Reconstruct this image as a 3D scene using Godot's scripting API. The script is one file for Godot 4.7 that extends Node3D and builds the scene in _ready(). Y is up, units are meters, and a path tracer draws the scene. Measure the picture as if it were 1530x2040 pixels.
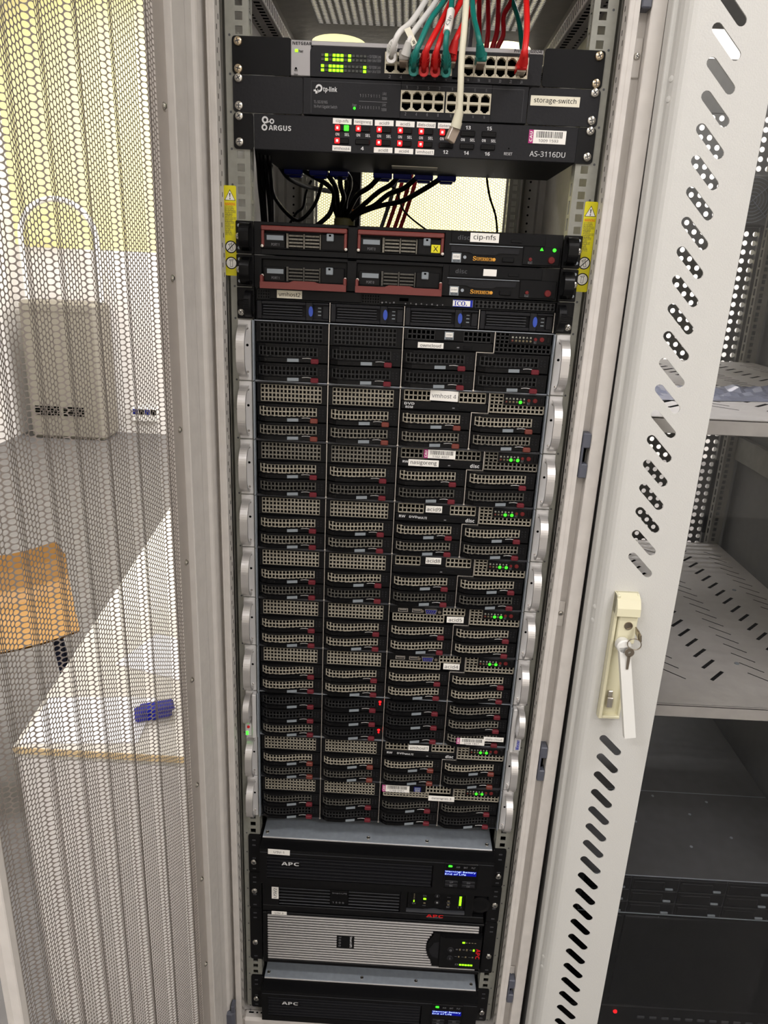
extends Node3D
# An open server rack beside a glass-door cabinet. Shapes are built in millimetres in "rack coordinates":
# x from the rack's centre, y from the bottom of its lowest unit (the floor is 120 mm below), z from the plane of the mounting rails towards the viewer.

const U := 44.45
const FLOOR := -120.0
var M := {}
var taken := {}
var origin := {}
var sans: SystemFont
var bold: SystemFont
var serif: SystemFont
var cache := {}


# ---------------------------------------------------------------- mesh builder (millimetres)
class MB:
	var v := PackedVector3Array()
	var n := PackedVector3Array()
	var ix := PackedInt32Array()

	func tri(a: Vector3, b: Vector3, c: Vector3, out := Vector3.ZERO):
		var m := (b - a).cross(c - a)
		if out != Vector3.ZERO and m.dot(out) < 0.0:
			var t := b
			b = c
			c = t
			m = -m
		m = m.normalized()
		var k := v.size()
		v.append(a); v.append(b); v.append(c)
		n.append(m); n.append(m); n.append(m)
		ix.append(k); ix.append(k + 2); ix.append(k + 1)

	func quad(a: Vector3, b: Vector3, c: Vector3, d: Vector3, out := Vector3.ZERO):
		var m := (c - a).cross(d - b)
		if out != Vector3.ZERO and m.dot(out) < 0.0:
			var t := b
			b = d
			d = t
			m = -m
		m = m.normalized()
		var k := v.size()
		v.append(a); v.append(b); v.append(c); v.append(d)
		for i in 4:
			n.append(m)
		for i in [0, 2, 1, 0, 3, 2]:
			ix.append(k + i)

	# a box between two corners, its edges chamfered by e
	func box(x0: float, x1: float, y0: float, y1: float, z0: float, z1: float, e := 0.0):
		var c := Vector3(x0 + x1, y0 + y1, z0 + z1) / 2.0
		var h := Vector3(absf(x1 - x0), absf(y1 - y0), absf(z1 - z0)) / 2.0
		e = minf(e, minf(h.x, minf(h.y, h.z)) * 0.9)
		var g := h - Vector3(e, e, e)
		for s in [-1.0, 1.0]:
			quad(c + Vector3(s * h.x, -g.y, -g.z), c + Vector3(s * h.x, g.y, -g.z), c + Vector3(s * h.x, g.y, g.z), c + Vector3(s * h.x, -g.y, g.z), Vector3(s, 0, 0))
			quad(c + Vector3(-g.x, s * h.y, -g.z), c + Vector3(g.x, s * h.y, -g.z), c + Vector3(g.x, s * h.y, g.z), c + Vector3(-g.x, s * h.y, g.z), Vector3(0, s, 0))
			quad(c + Vector3(-g.x, -g.y, s * h.z), c + Vector3(g.x, -g.y, s * h.z), c + Vector3(g.x, g.y, s * h.z), c + Vector3(-g.x, g.y, s * h.z), Vector3(0, 0, s))
		if e <= 0.0:
			return
		for s in [-1.0, 1.0]:
			for t in [-1.0, 1.0]:
				quad(c + Vector3(s * h.x, t * g.y, -g.z), c + Vector3(s * h.x, t * g.y, g.z), c + Vector3(s * g.x, t * h.y, g.z), c + Vector3(s * g.x, t * h.y, -g.z), Vector3(s, t, 0))
				quad(c + Vector3(s * h.x, -g.y, t * g.z), c + Vector3(s * h.x, g.y, t * g.z), c + Vector3(s * g.x, g.y, t * h.z), c + Vector3(s * g.x, -g.y, t * h.z), Vector3(s, 0, t))
				quad(c + Vector3(-g.x, s * h.y, t * g.z), c + Vector3(g.x, s * h.y, t * g.z), c + Vector3(g.x, s * g.y, t * h.z), c + Vector3(-g.x, s * g.y, t * h.z), Vector3(0, s, t))
				for r in [-1.0, 1.0]:
					tri(c + Vector3(s * h.x, t * g.y, r * g.z), c + Vector3(s * g.x, t * h.y, r * g.z), c + Vector3(s * g.x, t * g.y, r * h.z), Vector3(s, t, r))

	func frustum(a: Vector3, b: Vector3, r0: float, r1: float, seg := 12, caps := true):
		var d := (b - a).normalized()
		var p := d.cross(Vector3.UP if absf(d.y) < 0.9 else Vector3.RIGHT).normalized()
		var q := d.cross(p)
		var k := v.size()
		for i in seg + 1:
			var w := p * cos(TAU * i / seg) + q * sin(TAU * i / seg)
			v.append(a + w * r0); v.append(b + w * r1)
			n.append(w); n.append(w)
		for i in seg:
			var m := k + i * 2
			for j in [0, 1, 2, 2, 1, 3]:
				ix.append(m + j)
		if caps:
			for i in seg:
				var w0 := p * cos(TAU * i / seg) + q * sin(TAU * i / seg)
				var w1 := p * cos(TAU * (i + 1) / seg) + q * sin(TAU * (i + 1) / seg)
				tri(a, a + w0 * r0, a + w1 * r0, -d)
				tri(b, b + w0 * r1, b + w1 * r1, d)

	# a smooth round tube through points; r may shrink along it
	func tube(pts: PackedVector3Array, r: float, seg := 8, r1 := -1.0):
		var count := pts.size()
		var side := Vector3.ZERO
		var k := v.size()
		for i in count:
			var d := (pts[mini(i + 1, count - 1)] - pts[maxi(i - 1, 0)]).normalized()
			if side == Vector3.ZERO:
				side = d.cross(Vector3.UP if absf(d.y) < 0.9 else Vector3.RIGHT)
			side = (side - d * side.dot(d)).normalized()
			var up := d.cross(side)
			var rr := r if r1 < 0.0 else lerpf(r, r1, float(i) / (count - 1))
			for j in seg:
				var w := side * cos(TAU * j / seg) + up * sin(TAU * j / seg)
				v.append(pts[i] + w * rr)
				n.append(w)
		for i in count - 1:
			for j in seg:
				var a := k + i * seg + j
				var b := k + i * seg + (j + 1) % seg
				for m in [a, a + seg, b, b, a + seg, b + seg]:
					ix.append(m)
		for e in [0, count - 1]:
			var out: Vector3 = pts[0] - pts[1] if e == 0 else pts[e] - pts[e - 1]
			for j in seg:
				tri(pts[e], v[k + e * seg + j], v[k + e * seg + (j + 1) % seg], out)

	# a turned shape: profile of (radius, height along dir) from a base point
	func lathe(at: Vector3, dir: Vector3, prof: Array, seg := 16):
		var d := dir.normalized()
		var p := d.cross(Vector3.UP if absf(d.y) < 0.9 else Vector3.RIGHT).normalized()
		var q := d.cross(p)
		for k in prof.size() - 1:
			var a: Vector2 = prof[k]
			var b: Vector2 = prof[k + 1]
			var t := (b - a).normalized()
			var base := v.size()
			for i in seg + 1:
				var w := p * cos(TAU * i / seg) + q * sin(TAU * i / seg)
				v.append(at + w * a.x + d * a.y); v.append(at + w * b.x + d * b.y)
				var m := (w * t.y - d * t.x).normalized()
				n.append(m); n.append(m)
			for i in seg:
				for j in [0, 1, 2, 2, 1, 3]:
					ix.append(base + i * 2 + j)

	# a polygon extruded along an axis: "z" reads (x, y), "x" reads (y, z), "y" reads (x, z)
	func ext(poly: PackedVector2Array, axis: String, d0: float, d1: float, caps := true):
		var f := func(p: Vector2, d: float) -> Vector3:
			return Vector3(p.x, p.y, d) if axis == "z" else Vector3(d, p.x, p.y) if axis == "x" else Vector3(p.x, d, p.y)
		var area := 0.0
		var count := poly.size()
		for i in count:
			area += poly[i].cross(poly[(i + 1) % count])
		var s := signf(area)
		for i in count:
			var a := poly[i]
			var b := poly[(i + 1) % count]
			var o := Vector2(b.y - a.y, a.x - b.x) * s
			quad(f.call(a, d0), f.call(b, d0), f.call(b, d1), f.call(a, d1), f.call(o, 0.0))
		if caps:
			var t := Geometry2D.triangulate_polygon(poly)
			for i in range(0, t.size(), 3):
				for d in [d0, d1]:
					tri(f.call(poly[t[i]], d), f.call(poly[t[i + 1]], d), f.call(poly[t[i + 2]], d), f.call(Vector2.ZERO, d1 - d0 if d == d1 else d0 - d1))

	# a plate cell with a hole: pairs of outer and inner points (see Scene.ring), and the walls of the hole
	func cell(ring: Array, at: Vector3, deep: float, back := false):
		var outer: PackedVector2Array = ring[0]
		var inner: PackedVector2Array = ring[1]
		var count := outer.size()
		for i in count:
			var j := (i + 1) % count
			var a := at + Vector3(outer[i].x, outer[i].y, 0)
			var b := at + Vector3(outer[j].x, outer[j].y, 0)
			var c := at + Vector3(inner[j].x, inner[j].y, 0)
			var d := at + Vector3(inner[i].x, inner[i].y, 0)
			quad(a, b, c, d, Vector3(0, 0, 1))
			var w := Vector3(0, 0, -deep)
			quad(d, c, c + w, d + w, at - (c + d) / 2.0 + Vector3(0, 0, 0.001))
			if back:
				quad(a + w, b + w, c + w, d + w, Vector3(0, 0, -1))

	func mesh() -> ArrayMesh:
		var arrays := []
		arrays.resize(Mesh.ARRAY_MAX)
		arrays[Mesh.ARRAY_VERTEX] = Transform3D(Basis.from_scale(Vector3.ONE * 0.001), Vector3.ZERO) * v
		arrays[Mesh.ARRAY_NORMAL] = n
		arrays[Mesh.ARRAY_INDEX] = ix
		var m := ArrayMesh.new()
		m.add_surface_from_arrays(Mesh.PRIMITIVE_TRIANGLES, arrays)
		return m


func P(x: float, y: float, z: float) -> Vector3:
	return Vector3(x, y - FLOOR, z) * 0.001


func numbered(called: String) -> String:
	if not taken.has(called):
		taken[called] = 0
		return called
	taken[called] += 1
	return "%s_%03d" % [called, taken[called]]


func tag(o: Node, label := "", category := "", group := "", kind := ""):
	if label: o.set_meta("label", label)
	if category: o.set_meta("category", category)
	if group: o.set_meta("group", group)
	if kind: o.set_meta("kind", kind)
	return o


# a thing: a node at its base (rack coordinates); parts under it are given in rack coordinates unless local
func thing(called: String, label: String, category: String, at: Vector3, group := "", local := false) -> Node3D:
	var o := Node3D.new()
	o.name = numbered(called)
	add_child(o)
	o.position = P(at.x, at.y, at.z)
	origin[o] = Vector3.ZERO if local else at
	return tag(o, label, category, group)


func part(called: String, mb, m: Material, parent: Node3D, at := Vector3.ZERO) -> MeshInstance3D:
	var o := MeshInstance3D.new()
	o.name = called
	o.mesh = mb.mesh() if mb is MB else mb
	o.material_override = m
	parent.add_child(o, true)
	var shift: Vector3 = origin.get(parent, Vector3.ZERO)
	o.position = (at - shift) * 0.001
	return o


# a piece of the setting, in rack coordinates
func struct(called: String, mb: MB, m: Material) -> MeshInstance3D:
	var o := MeshInstance3D.new()
	o.name = called
	o.mesh = mb.mesh()
	o.material_override = m
	add_child(o, true)
	o.position = P(0, 0, 0)
	return tag(o, "", "", "", "structure")


# lettering fitted between x0 and x1, its body centred on y (millimetres in the parent's space)
func text(s: String, parent: Node3D, x0: float, x1: float, y: float, cap: float, z: float, m: Material, font = null, called := "lettering", turn := 0.0) -> MeshInstance3D:
	var t := TextMesh.new()
	t.text = s
	t.font = font if font else sans
	t.font_size = 48
	t.pixel_size = cap * 0.001 / 0.714 / 48.0
	t.depth = 0.00025
	t.curve_step = 3.0
	var o := MeshInstance3D.new()
	o.name = called
	o.mesh = t
	o.material_override = m
	parent.add_child(o, true)
	var box := t.get_aabb()
	var w := maxf(box.size.x, 0.0001)
	var k := (x1 - x0) * 0.001 / w
	o.scale = Vector3(k, 1, 1)
	var mid := box.get_center() * Vector3(k, 1, 0)
	var c: Vector3 = Vector3((x0 + x1) / 2.0, y, z) * 0.001 - origin.get(parent, Vector3.ZERO) * 0.001
	if turn != 0.0:
		o.basis = Basis(Vector3.BACK, turn) * Basis.from_scale(Vector3(k, 1, 1))
		mid = Basis(Vector3.BACK, turn) * mid
	o.position = c - mid
	return o


# a stuck-on label with lettering on it
func sticker(called: String, parent: Node3D, x0: float, x1: float, y0: float, y1: float, z: float, m: Material, s := "", ink: Material = null, cap := 0.0, font = null, tilt := 0.0) -> MeshInstance3D:
	var b := MB.new()
	var w := absf(x1 - x0) / 2.0
	var h := absf(y1 - y0) / 2.0
	b.box(-w, w, -h, h, 0, 0.5, 0.15)
	var o := part(called, b, m, parent, Vector3((x0 + x1) / 2.0, (y0 + y1) / 2.0, z))
	o.rotation.z = tilt
	if s:
		var c := cap if cap else h * 1.05
		var t := text(s, o, -w * 0.86, w * 0.86, 0, c, 0.6, ink if ink else M.ink, font)
		if t.scale.x > 1.2:
			t.scale.x = 1.2
			t.position.x = -t.mesh.get_aabb().get_center().x * 1.2
	return o


# a printed asset label: coloured end with letters, bars, number
func barcode(parent: Node3D, x0: float, x1: float, y0: float, y1: float, z: float, number: String, wide := 1.0):
	var o := sticker("barcode_label", parent, x0, x1, y0, y1, z, M.label)
	var w := (x1 - x0) / 2.0
	var h := (y1 - y0) / 2.0
	var b := MB.new()
	b.box(-w, -w + 6.0, -h, h, 0.4, 0.65)
	part("colour_band", b, M.magenta, o)
	text("CAU", o, -w + 3.0 - h * 0.75, -w + 3.0 + h * 0.75, 0, 3.4, 0.7, M.label, bold, "lettering", PI / 2)
	var bars := MB.new()
	var r := RandomNumberGenerator.new()
	r.seed = 5
	var x := -w + 10.0
	while x < (w * wide) - 5.0:
		var t := r.randf_range(0.35, 1.1)
		bars.box(x, x + t, -h * 0.12, h * 0.82, 0.4, 0.6)
		x += t + r.randf_range(0.5, 1.2)
	tag(part("bar_print", bars, M.ink, o), "", "", "", "stuff")
	text(number, o, -w * 0.45, w * 0.6 * wide, -h * 0.55, h * 0.42, 0.6, M.pencil)


# pairs of points round a star-shaped hole in a star-shaped cell, both about the origin
func ring(outer: PackedVector2Array, inner: PackedVector2Array) -> Array:
	var angles := []
	for q in [outer, inner]:
		for p in q:
			angles.append(p.angle())
	angles.sort()
	var a := PackedVector2Array()
	var b := PackedVector2Array()
	var last := -10.0
	for t in angles:
		if t - last < 0.004:
			continue
		last = t
		a.append(reach(outer, t))
		b.append(reach(inner, t))
	return [a, b]


func reach(poly: PackedVector2Array, t: float) -> Vector2:
	var d := Vector2.from_angle(t)
	var best := 0.0
	for i in poly.size():
		var a := poly[i]
		var e := poly[(i + 1) % poly.size()] - a
		var den := d.cross(e)
		if absf(den) < 1e-9:
			continue
		var r := a.cross(e) / den
		var k := a.cross(d) / den
		if r > 0.0 and k > -0.0001 and k < 1.0001:
			best = maxf(best, r)
	return d * best


func rect(w: float, h: float) -> PackedVector2Array:
	return PackedVector2Array([Vector2(-w / 2, -h / 2), Vector2(w / 2, -h / 2), Vector2(w / 2, h / 2), Vector2(-w / 2, h / 2)])


func ngon(rx: float, ry: float, count: int, turn := 0.0) -> PackedVector2Array:
	var p := PackedVector2Array()
	for i in count:
		var t := TAU * i / count + turn
		p.append(Vector2(cos(t) * rx, sin(t) * ry))
	return p


func rrect(w: float, h: float, r: float) -> PackedVector2Array:
	var p := PackedVector2Array()
	for c in [[1, 1, 0], [-1, 1, 1], [-1, -1, 2], [1, -1, 3]]:
		for i in 4:
			var t: float = (c[2] + i / 3.0) * PI / 2
			p.append(Vector2(c[0] * (w / 2 - r) + cos(t) * r, c[1] * (h / 2 - r) + sin(t) * r))
	return p


func stadium(l: float, r: float, turn: float) -> PackedVector2Array:
	var p := PackedVector2Array()
	for e in 2:
		for i in 7:
			var t := -PI / 2 + PI * i / 6.0 + PI * e
			p.append((Vector2((l / 2 - r) * (1 - 2 * e), 0) + Vector2(cos(t), sin(t)) * r).rotated(turn))
	return p


func smooth(pts: Array, per := 6) -> PackedVector3Array:
	var out := PackedVector3Array()
	var count := pts.size()
	for i in count - 1:
		var a: Vector3 = pts[maxi(i - 1, 0)]
		var b: Vector3 = pts[i]
		var c: Vector3 = pts[i + 1]
		var d: Vector3 = pts[mini(i + 2, count - 1)]
		for k in per:
			out.append(b.cubic_interpolate(c, a, d, float(k) / per))
	out.append(pts[count - 1])
	return out


func mat(c: Color, rough := 0.5, metal := 0.0) -> StandardMaterial3D:
	var m := StandardMaterial3D.new()
	m.albedo_color = c
	m.roughness = rough
	m.metallic = metal
	if metal == 0.0 and c.get_luminance() < 0.2:
		m.metallic_specular = 0.3
	return m


func glow(c: Color, e: float) -> StandardMaterial3D:
	var m := mat(c, 0.4)
	m.emission_enabled = true
	m.emission = c
	m.emission_energy_multiplier = e
	return m


func grain(m: StandardMaterial3D, freq: float, scale: float, bump: float, low := 0.9) -> StandardMaterial3D:
	var noise := FastNoiseLite.new()
	noise.seed = 3
	noise.frequency = freq
	noise.fractal_octaves = 3
	var t := NoiseTexture2D.new()
	t.width = 256; t.height = 256
	t.seamless = true
	t.noise = noise
	var ramp := Gradient.new()
	ramp.set_color(0, Color(low, low, low))
	ramp.set_color(1, Color(1, 1, 1))
	t.color_ramp = ramp
	m.albedo_texture = t
	if bump > 0.0:
		var nt := NoiseTexture2D.new()
		nt.width = 256; nt.height = 256
		nt.seamless = true
		nt.noise = noise
		nt.as_normal_map = true
		m.normal_enabled = true
		m.normal_texture = nt
		m.normal_scale = bump
	m.uv1_triplanar = true
	m.uv1_scale = Vector3.ONE * scale
	return m


func materials():
	sans = SystemFont.new(); sans.font_names = PackedStringArray(["Droid Sans"])
	bold = SystemFont.new(); bold.font_names = PackedStringArray(["Droid Sans"]); bold.font_weight = 700
	serif = SystemFont.new(); serif.font_names = PackedStringArray(["Droid Serif"]); serif.font_weight = 700
	M.paint = grain(mat(Color(0.82, 0.80, 0.775), 0.45), 0.02, 5.0, 0.12, 0.95)
	M.paint_door = grain(mat(Color(0.82, 0.818, 0.80), 0.45), 0.10, 14.0, 0.07, 0.98)
	M.door_strip = grain(mat(Color(0.66, 0.63, 0.60), 0.5), 0.02, 5.0, 0.0, 0.95)
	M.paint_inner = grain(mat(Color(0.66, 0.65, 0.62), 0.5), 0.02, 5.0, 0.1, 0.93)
	M.mesh_sheet = grain(mat(Color(0.56, 0.525, 0.495), 0.55), 0.02, 5.0, 0.0, 0.95)
	M.cab_inner_shade = grain(mat(Color(0.52, 0.52, 0.51), 0.5), 0.02, 5.0, 0.0, 0.95)  # the cabinet's paint, darkened to hold the shade of its inside
	M.lid_grey = grain(mat(Color(0.36, 0.36, 0.365), 0.45), 0.02, 5.0, 0.0, 0.9)
	M.film = mat(Color(0.60, 0.62, 0.70), 0.18)
	M.rail = grain(mat(Color(0.56, 0.56, 0.525), 0.42, 0.2), 0.03, 8.0, 0.0, 0.92)
	M.zinc = grain(mat(Color(0.62, 0.65, 0.68), 0.42, 0.25), 0.02, 12.0, 0.0, 0.93)
	M.alu = mat(Color(0.80, 0.79, 0.78), 0.34, 0.7)
	M.ear_silver = mat(Color(0.82, 0.815, 0.81), 0.4, 0.25)
	M.steel = mat(Color(0.80, 0.78, 0.75), 0.25, 0.9)
	M.screw = mat(Color(0.78, 0.77, 0.74), 0.22, 1.0)
	M.brass_screw = mat(Color(0.76, 0.70, 0.60), 0.25, 1.0)
	M.dark = mat(Color(0.012, 0.012, 0.013), 0.8)
	M.dark.metallic_specular = 0.1
	M.black = mat(Color(0.05, 0.05, 0.055), 0.42)
	M.black_matt = mat(Color(0.045, 0.045, 0.05), 0.6)
	M.charcoal = grain(mat(Color(0.125, 0.125, 0.135), 0.48), 0.05, 14.0, 0.05, 0.93)
	M.black_gloss = mat(Color(0.04, 0.04, 0.045), 0.16)
	M.dark_grey = mat(Color(0.23, 0.235, 0.25), 0.4)
	M.switch_silver = mat(Color(0.62, 0.61, 0.61), 0.4, 0.3)
	M.dust = grain(mat(Color(0.72, 0.69, 0.62), 0.85), 0.05, 25.0, 0.0, 0.7)
	M.dust_mid = grain(mat(Color(0.56, 0.54, 0.49), 0.85), 0.05, 25.0, 0.0, 0.65)
	M.dust_low = grain(mat(Color(0.36, 0.35, 0.32), 0.8), 0.05, 25.0, 0.0, 0.7)
	M.grille_black = mat(Color(0.17, 0.17, 0.17), 0.5)
	M.latch = mat(Color(0.40, 0.14, 0.17), 0.45)
	M.latch_orange = mat(Color(0.43, 0.19, 0.15), 0.45)
	M.caddy_red = mat(Color(0.42, 0.17, 0.15), 0.42)
	M.strip = mat(Color(0.50, 0.53, 0.55), 0.4)
	M.label = mat(Color(0.93, 0.92, 0.89), 0.55)
	M.label_cream = mat(Color(0.88, 0.86, 0.78), 0.55)
	M.ink = mat(Color(0.09, 0.09, 0.1), 0.6)
	M.pencil = mat(Color(0.38, 0.37, 0.38), 0.7)
	M.magenta = mat(Color(0.66, 0.12, 0.45), 0.5)
	M.white_print = mat(Color(0.80, 0.80, 0.80), 0.5)
	M.grey_print = mat(Color(0.45, 0.45, 0.46), 0.5)
	M.gold_print = mat(Color(0.85, 0.60, 0.18), 0.45)
	M.red_print = mat(Color(0.80, 0.06, 0.08), 0.45)
	M.blue_print = mat(Color(0.12, 0.18, 0.62), 0.5)
	M.port = mat(Color(0.80, 0.77, 0.68), 0.45)
	M.yellow = mat(Color(0.86, 0.82, 0.03), 0.5)
	M.orange_print = mat(Color(0.86, 0.33, 0.03), 0.5)
	M.red_button = mat(Color(0.40, 0.13, 0.13), 0.4)
	M.blue_touch = mat(Color(0.16, 0.28, 0.66), 0.35)
	M.icon = mat(Color(0.55, 0.55, 0.50), 0.5)
	M.led_off = mat(Color(0.42, 0.38, 0.28), 0.4)
	M.led_red_off = mat(Color(0.38, 0.17, 0.13), 0.4)
	M.led_dim = mat(Color(0.20, 0.21, 0.19), 0.4)
	M.led_green = glow(Color(0.16, 1.0, 0.10), 5.0)
	M.led_lime = glow(Color(0.55, 1.0, 0.05), 2.6)
	M.led_red = glow(Color(1.0, 0.05, 0.07), 5.0)
	M.led_white = glow(Color(1.0, 0.75, 0.72), 4.0)
	M.cable_white = mat(Color(0.84, 0.83, 0.81), 0.4)
	M.cable_cream = mat(Color(0.83, 0.81, 0.72), 0.45)
	M.cable_teal = mat(Color(0.01, 0.46, 0.42), 0.42)
	M.cable_red = mat(Color(0.80, 0.07, 0.07), 0.42)
	M.cable_dark_red = mat(Color(0.74, 0.10, 0.15), 0.45)
	M.cable_black = mat(Color(0.05, 0.05, 0.055), 0.4)
	M.cable_grey = mat(Color(0.40, 0.40, 0.43), 0.45)
	M.plug_blue = mat(Color(0.07, 0.10, 0.42), 0.4)
	M.tie = mat(Color(0.42, 0.40, 0.24), 0.5)
	M.tie_orange = mat(Color(0.80, 0.50, 0.22), 0.5)
	M.handle_cream = mat(Color(0.88, 0.86, 0.74), 0.4)
	M.handle_white = mat(Color(0.90, 0.90, 0.88), 0.35)
	M.plastic_grey = mat(Color(0.33, 0.34, 0.38), 0.45)
	M.clear_plug = mat(Color(0.62, 0.56, 0.50), 0.2)
	M.key = mat(Color(0.66, 0.62, 0.56), 0.28, 1.0)
	M.lcd = glow(Color(0.01, 0.05, 0.55), 0.6)
	M.lcd_text = glow(Color(0.75, 0.85, 1.0), 1.0)
	M.ups_silver = mat(Color(0.64, 0.63, 0.62), 0.4, 0.3)
	var glass := mat(Color(0.10, 0.11, 0.12, 0.16), 0.02)
	glass.transparency = BaseMaterial3D.TRANSPARENCY_ALPHA
	M.glass = glass
	M.floor = grain(mat(Color(0.42, 0.41, 0.40), 0.5), 0.02, 2.0, 0.0, 0.85)
	M.wall_yellow = grain(mat(Color(0.93, 0.90, 0.66), 0.8), 0.01, 1.0, 0.0, 0.97)
	M.wall_white = grain(mat(Color(0.90, 0.885, 0.86), 0.8), 0.01, 1.0, 0.0, 0.97)
	M.ceiling = mat(Color(0.90, 0.89, 0.85), 0.9)
	M.lamp = glow(Color(1.0, 0.97, 0.90), 3.0)
	M.white_top = mat(Color(0.80, 0.785, 0.745), 0.45)
	M.wood_edge = mat(Color(0.86, 0.76, 0.58), 0.5)
	M.drawer_front = grain(mat(Color(0.90, 0.885, 0.87), 0.5), 0.02, 3.0, 0.0, 0.96)
	M.orange_shell = mat(Color(0.66, 0.49, 0.24), 0.5)
	M.navy = mat(Color(0.08, 0.09, 0.16), 0.5)
	M.paper = mat(Color(0.93, 0.93, 0.94), 0.7)
	M.blue_cloth = mat(Color(0.10, 0.12, 0.55), 0.7)
	M.device_beige = mat(Color(0.52, 0.50, 0.45), 0.5)


func _ready():
	materials()
	# camera
	var cam := Camera3D.new()
	cam.name = "camera"
	cam.position = P(2.18, 1458.35, 1075.33)
	cam.rotation = Vector3(-0.327812, 0.0168485, 0.0464431)
	cam.fov = 70.83
	cam.near = 0.02
	add_child(cam)
	var env := Environment.new()
	env.background_mode = Environment.BG_COLOR
	env.background_color = Color.BLACK
	env.tonemap_mode = Environment.TONE_MAPPER_LINEAR
	env.tonemap_exposure = 0.74
	env.sdfgi_enabled = true
	env.ssao_enabled = true
	env.ssil_enabled = true
	var we := WorldEnvironment.new()
	we.name = "world"
	we.environment = env
	add_child(we)
	# ceiling lamps: x, z, energy
	for q in [[-1500, 1500, 4.6], [1500, 1500, 4.6], [-1500, 3000, 6.2], [1500, 3000, 6.2], [-1900, -2300, 9.0], [1200, -2300, 11.0], [-1900, -4400, 10.0], [1200, -4400, 20.0], [3600, -3400, 22.0]]:
		ceiling_lamp(q[0], q[1], q[2])
	room()
	rack()
	front_door()
	glass_cabinet()
	network_switches()
	caddy_server(33, "upper of two red-handled one-unit servers, caddy grips raised, label reading cip-nfs", true)
	caddy_server(32, "lower of two red-handled one-unit servers, caddy grips down, blank white label", false)
	louvred_server()
	servers()
	ups_tall(8, "upper tall black battery backup, blue screen lit and a handwritten USV-1 label", "USV-1")
	ups_low()
	ups_silver()
	ups_tall(0, "lowest black battery backup with a blue screen, resting on the rack base", "")
	cables()
	glass_cabinet_devices()
	film()
	furniture()


# ---------------------------------------------------------------- the room
func ceiling_lamp(x: float, z: float, e: float):
	var t := thing("ceiling_light", "flush ceiling light panel %s" % ("in front of the racks" if z > 0 else "behind the racks"), "ceiling light", Vector3(x, 3600, z), "ceiling light panels", true)
	var h := MB.new()
	h.box(-620, 620, -30, 0, -170, 170, 6)
	part("housing", h, M.ceiling, t)
	var d := MB.new()
	d.box(-590, 590, -34, -30, -140, 140)
	part("diffuser", d, M.lamp, t)
	var l := AreaLight3D.new()
	l.name = "light"
	l.area_size = Vector2(1.18, 0.28)
	l.light_energy = e
	l.light_color = Color(1.0, 0.988, 1.0)
	l.shadow_enabled = true
	l.area_range = 14.0
	l.position = Vector3(0, -0.040, 0)
	l.rotation = Vector3(-PI / 2, 0, 0)
	t.add_child(l, true)


func room():
	var b := MB.new()
	b.box(-3620, 5200, -220, FLOOR, -5700, 4200)
	struct("floor", b, M.floor)
	b = MB.new()
	b.box(-3620, 5200, 3600, 3700, -5700, 4200)
	struct("ceiling", b, M.ceiling)
	b = MB.new()
	b.box(-3420, 1150, 1488, 3600, -5700, -5500)
	struct("wall_back", b, M.wall_yellow)
	b = MB.new()
	b.box(1150, 5200, 1487, 3600, -5700, -5498)
	struct("wall_back", b, M.wall_white)
	b = MB.new()
	b.box(-3420, 5200, FLOOR, 1487, -5700, -5496)
	struct("wall_back", b, M.wall_white)
	b = MB.new()
	b.box(-3620, -3420, FLOOR, 3600, -5700, 4200)
	struct("wall_left", b, M.wall_white)
	b = MB.new()
	b.box(5000, 5200, FLOOR, 3600, -5500, 4200)
	struct("wall_right", b, M.wall_white)
	b = MB.new()
	b.box(-3420, 5000, FLOOR, 3600, 4000, 4200)
	struct("wall_front", b, M.wall_white)


# ---------------------------------------------------------------- the open rack
func rail_mesh(lo: int, hi: int) -> MB:
	# a mounting rail with square holes at x = 0, three to a unit; its inner flange runs back at negative x
	var b := MB.new()
	b.box(-11, -4.8, lo * U, hi * U, -2, 0)
	b.box(4.8, 18, lo * U, hi * U, -2, 0)
	b.quad(Vector3(18, lo * U, 0), Vector3(18, hi * U, 0), Vector3(24.5, hi * U, -14), Vector3(24.5, lo * U, -14), Vector3(1, 0, 1))  # outer edge bent back so that the rail darkens towards the post
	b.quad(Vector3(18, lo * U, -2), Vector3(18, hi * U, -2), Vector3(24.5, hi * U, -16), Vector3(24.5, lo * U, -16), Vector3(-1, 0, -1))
	var y := lo * U
	for u in range(lo, hi):
		for k in 3:
			var c := u * U + 6.35 + k * 15.875
			b.box(-4.8, 4.8, y, c - 4.75, -2, 0)
			y = c + 4.75
	b.box(-4.8, 4.8, y, hi * U, -2, 0)
	# inner flange with long slots
	b.box(-12.5, -11, lo * U, hi * U, -8, 0)
	b.box(-12.5, -11, lo * U, hi * U, -24, -17)
	for u in range(lo, hi):
		b.box(-12.5, -11, u * U, u * U + 6, -17, -8)
		b.box(-12.5, -11, u * U + 22, u * U + 27, -17, -8)
	return b


func post_mesh(side: float) -> MB:
	var b := MB.new()
	var p := PackedVector2Array()
	for q in ([[256, 5], [256, 31], [257, 32], [266.5, 32], [267, 31], [267, 8], [303, 4], [303, -20], [290, -20], [290, 5]] if side < 0 else [[256, 5], [256, 31], [257, 32], [269.5, 32], [270, 31], [270, 15], [283.5, 15], [283.5, 31], [284.5, 32], [302, 32], [303, 31], [303, -20], [290, -20], [290, 5]]):
		p.append(Vector2(q[0] * side, q[1]))
	b.ext(p, "y", -112, 1912)
	b.box(side * 262.8, side * 263.3, -110, 1910, 31.9, 32.3)
	return b


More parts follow.
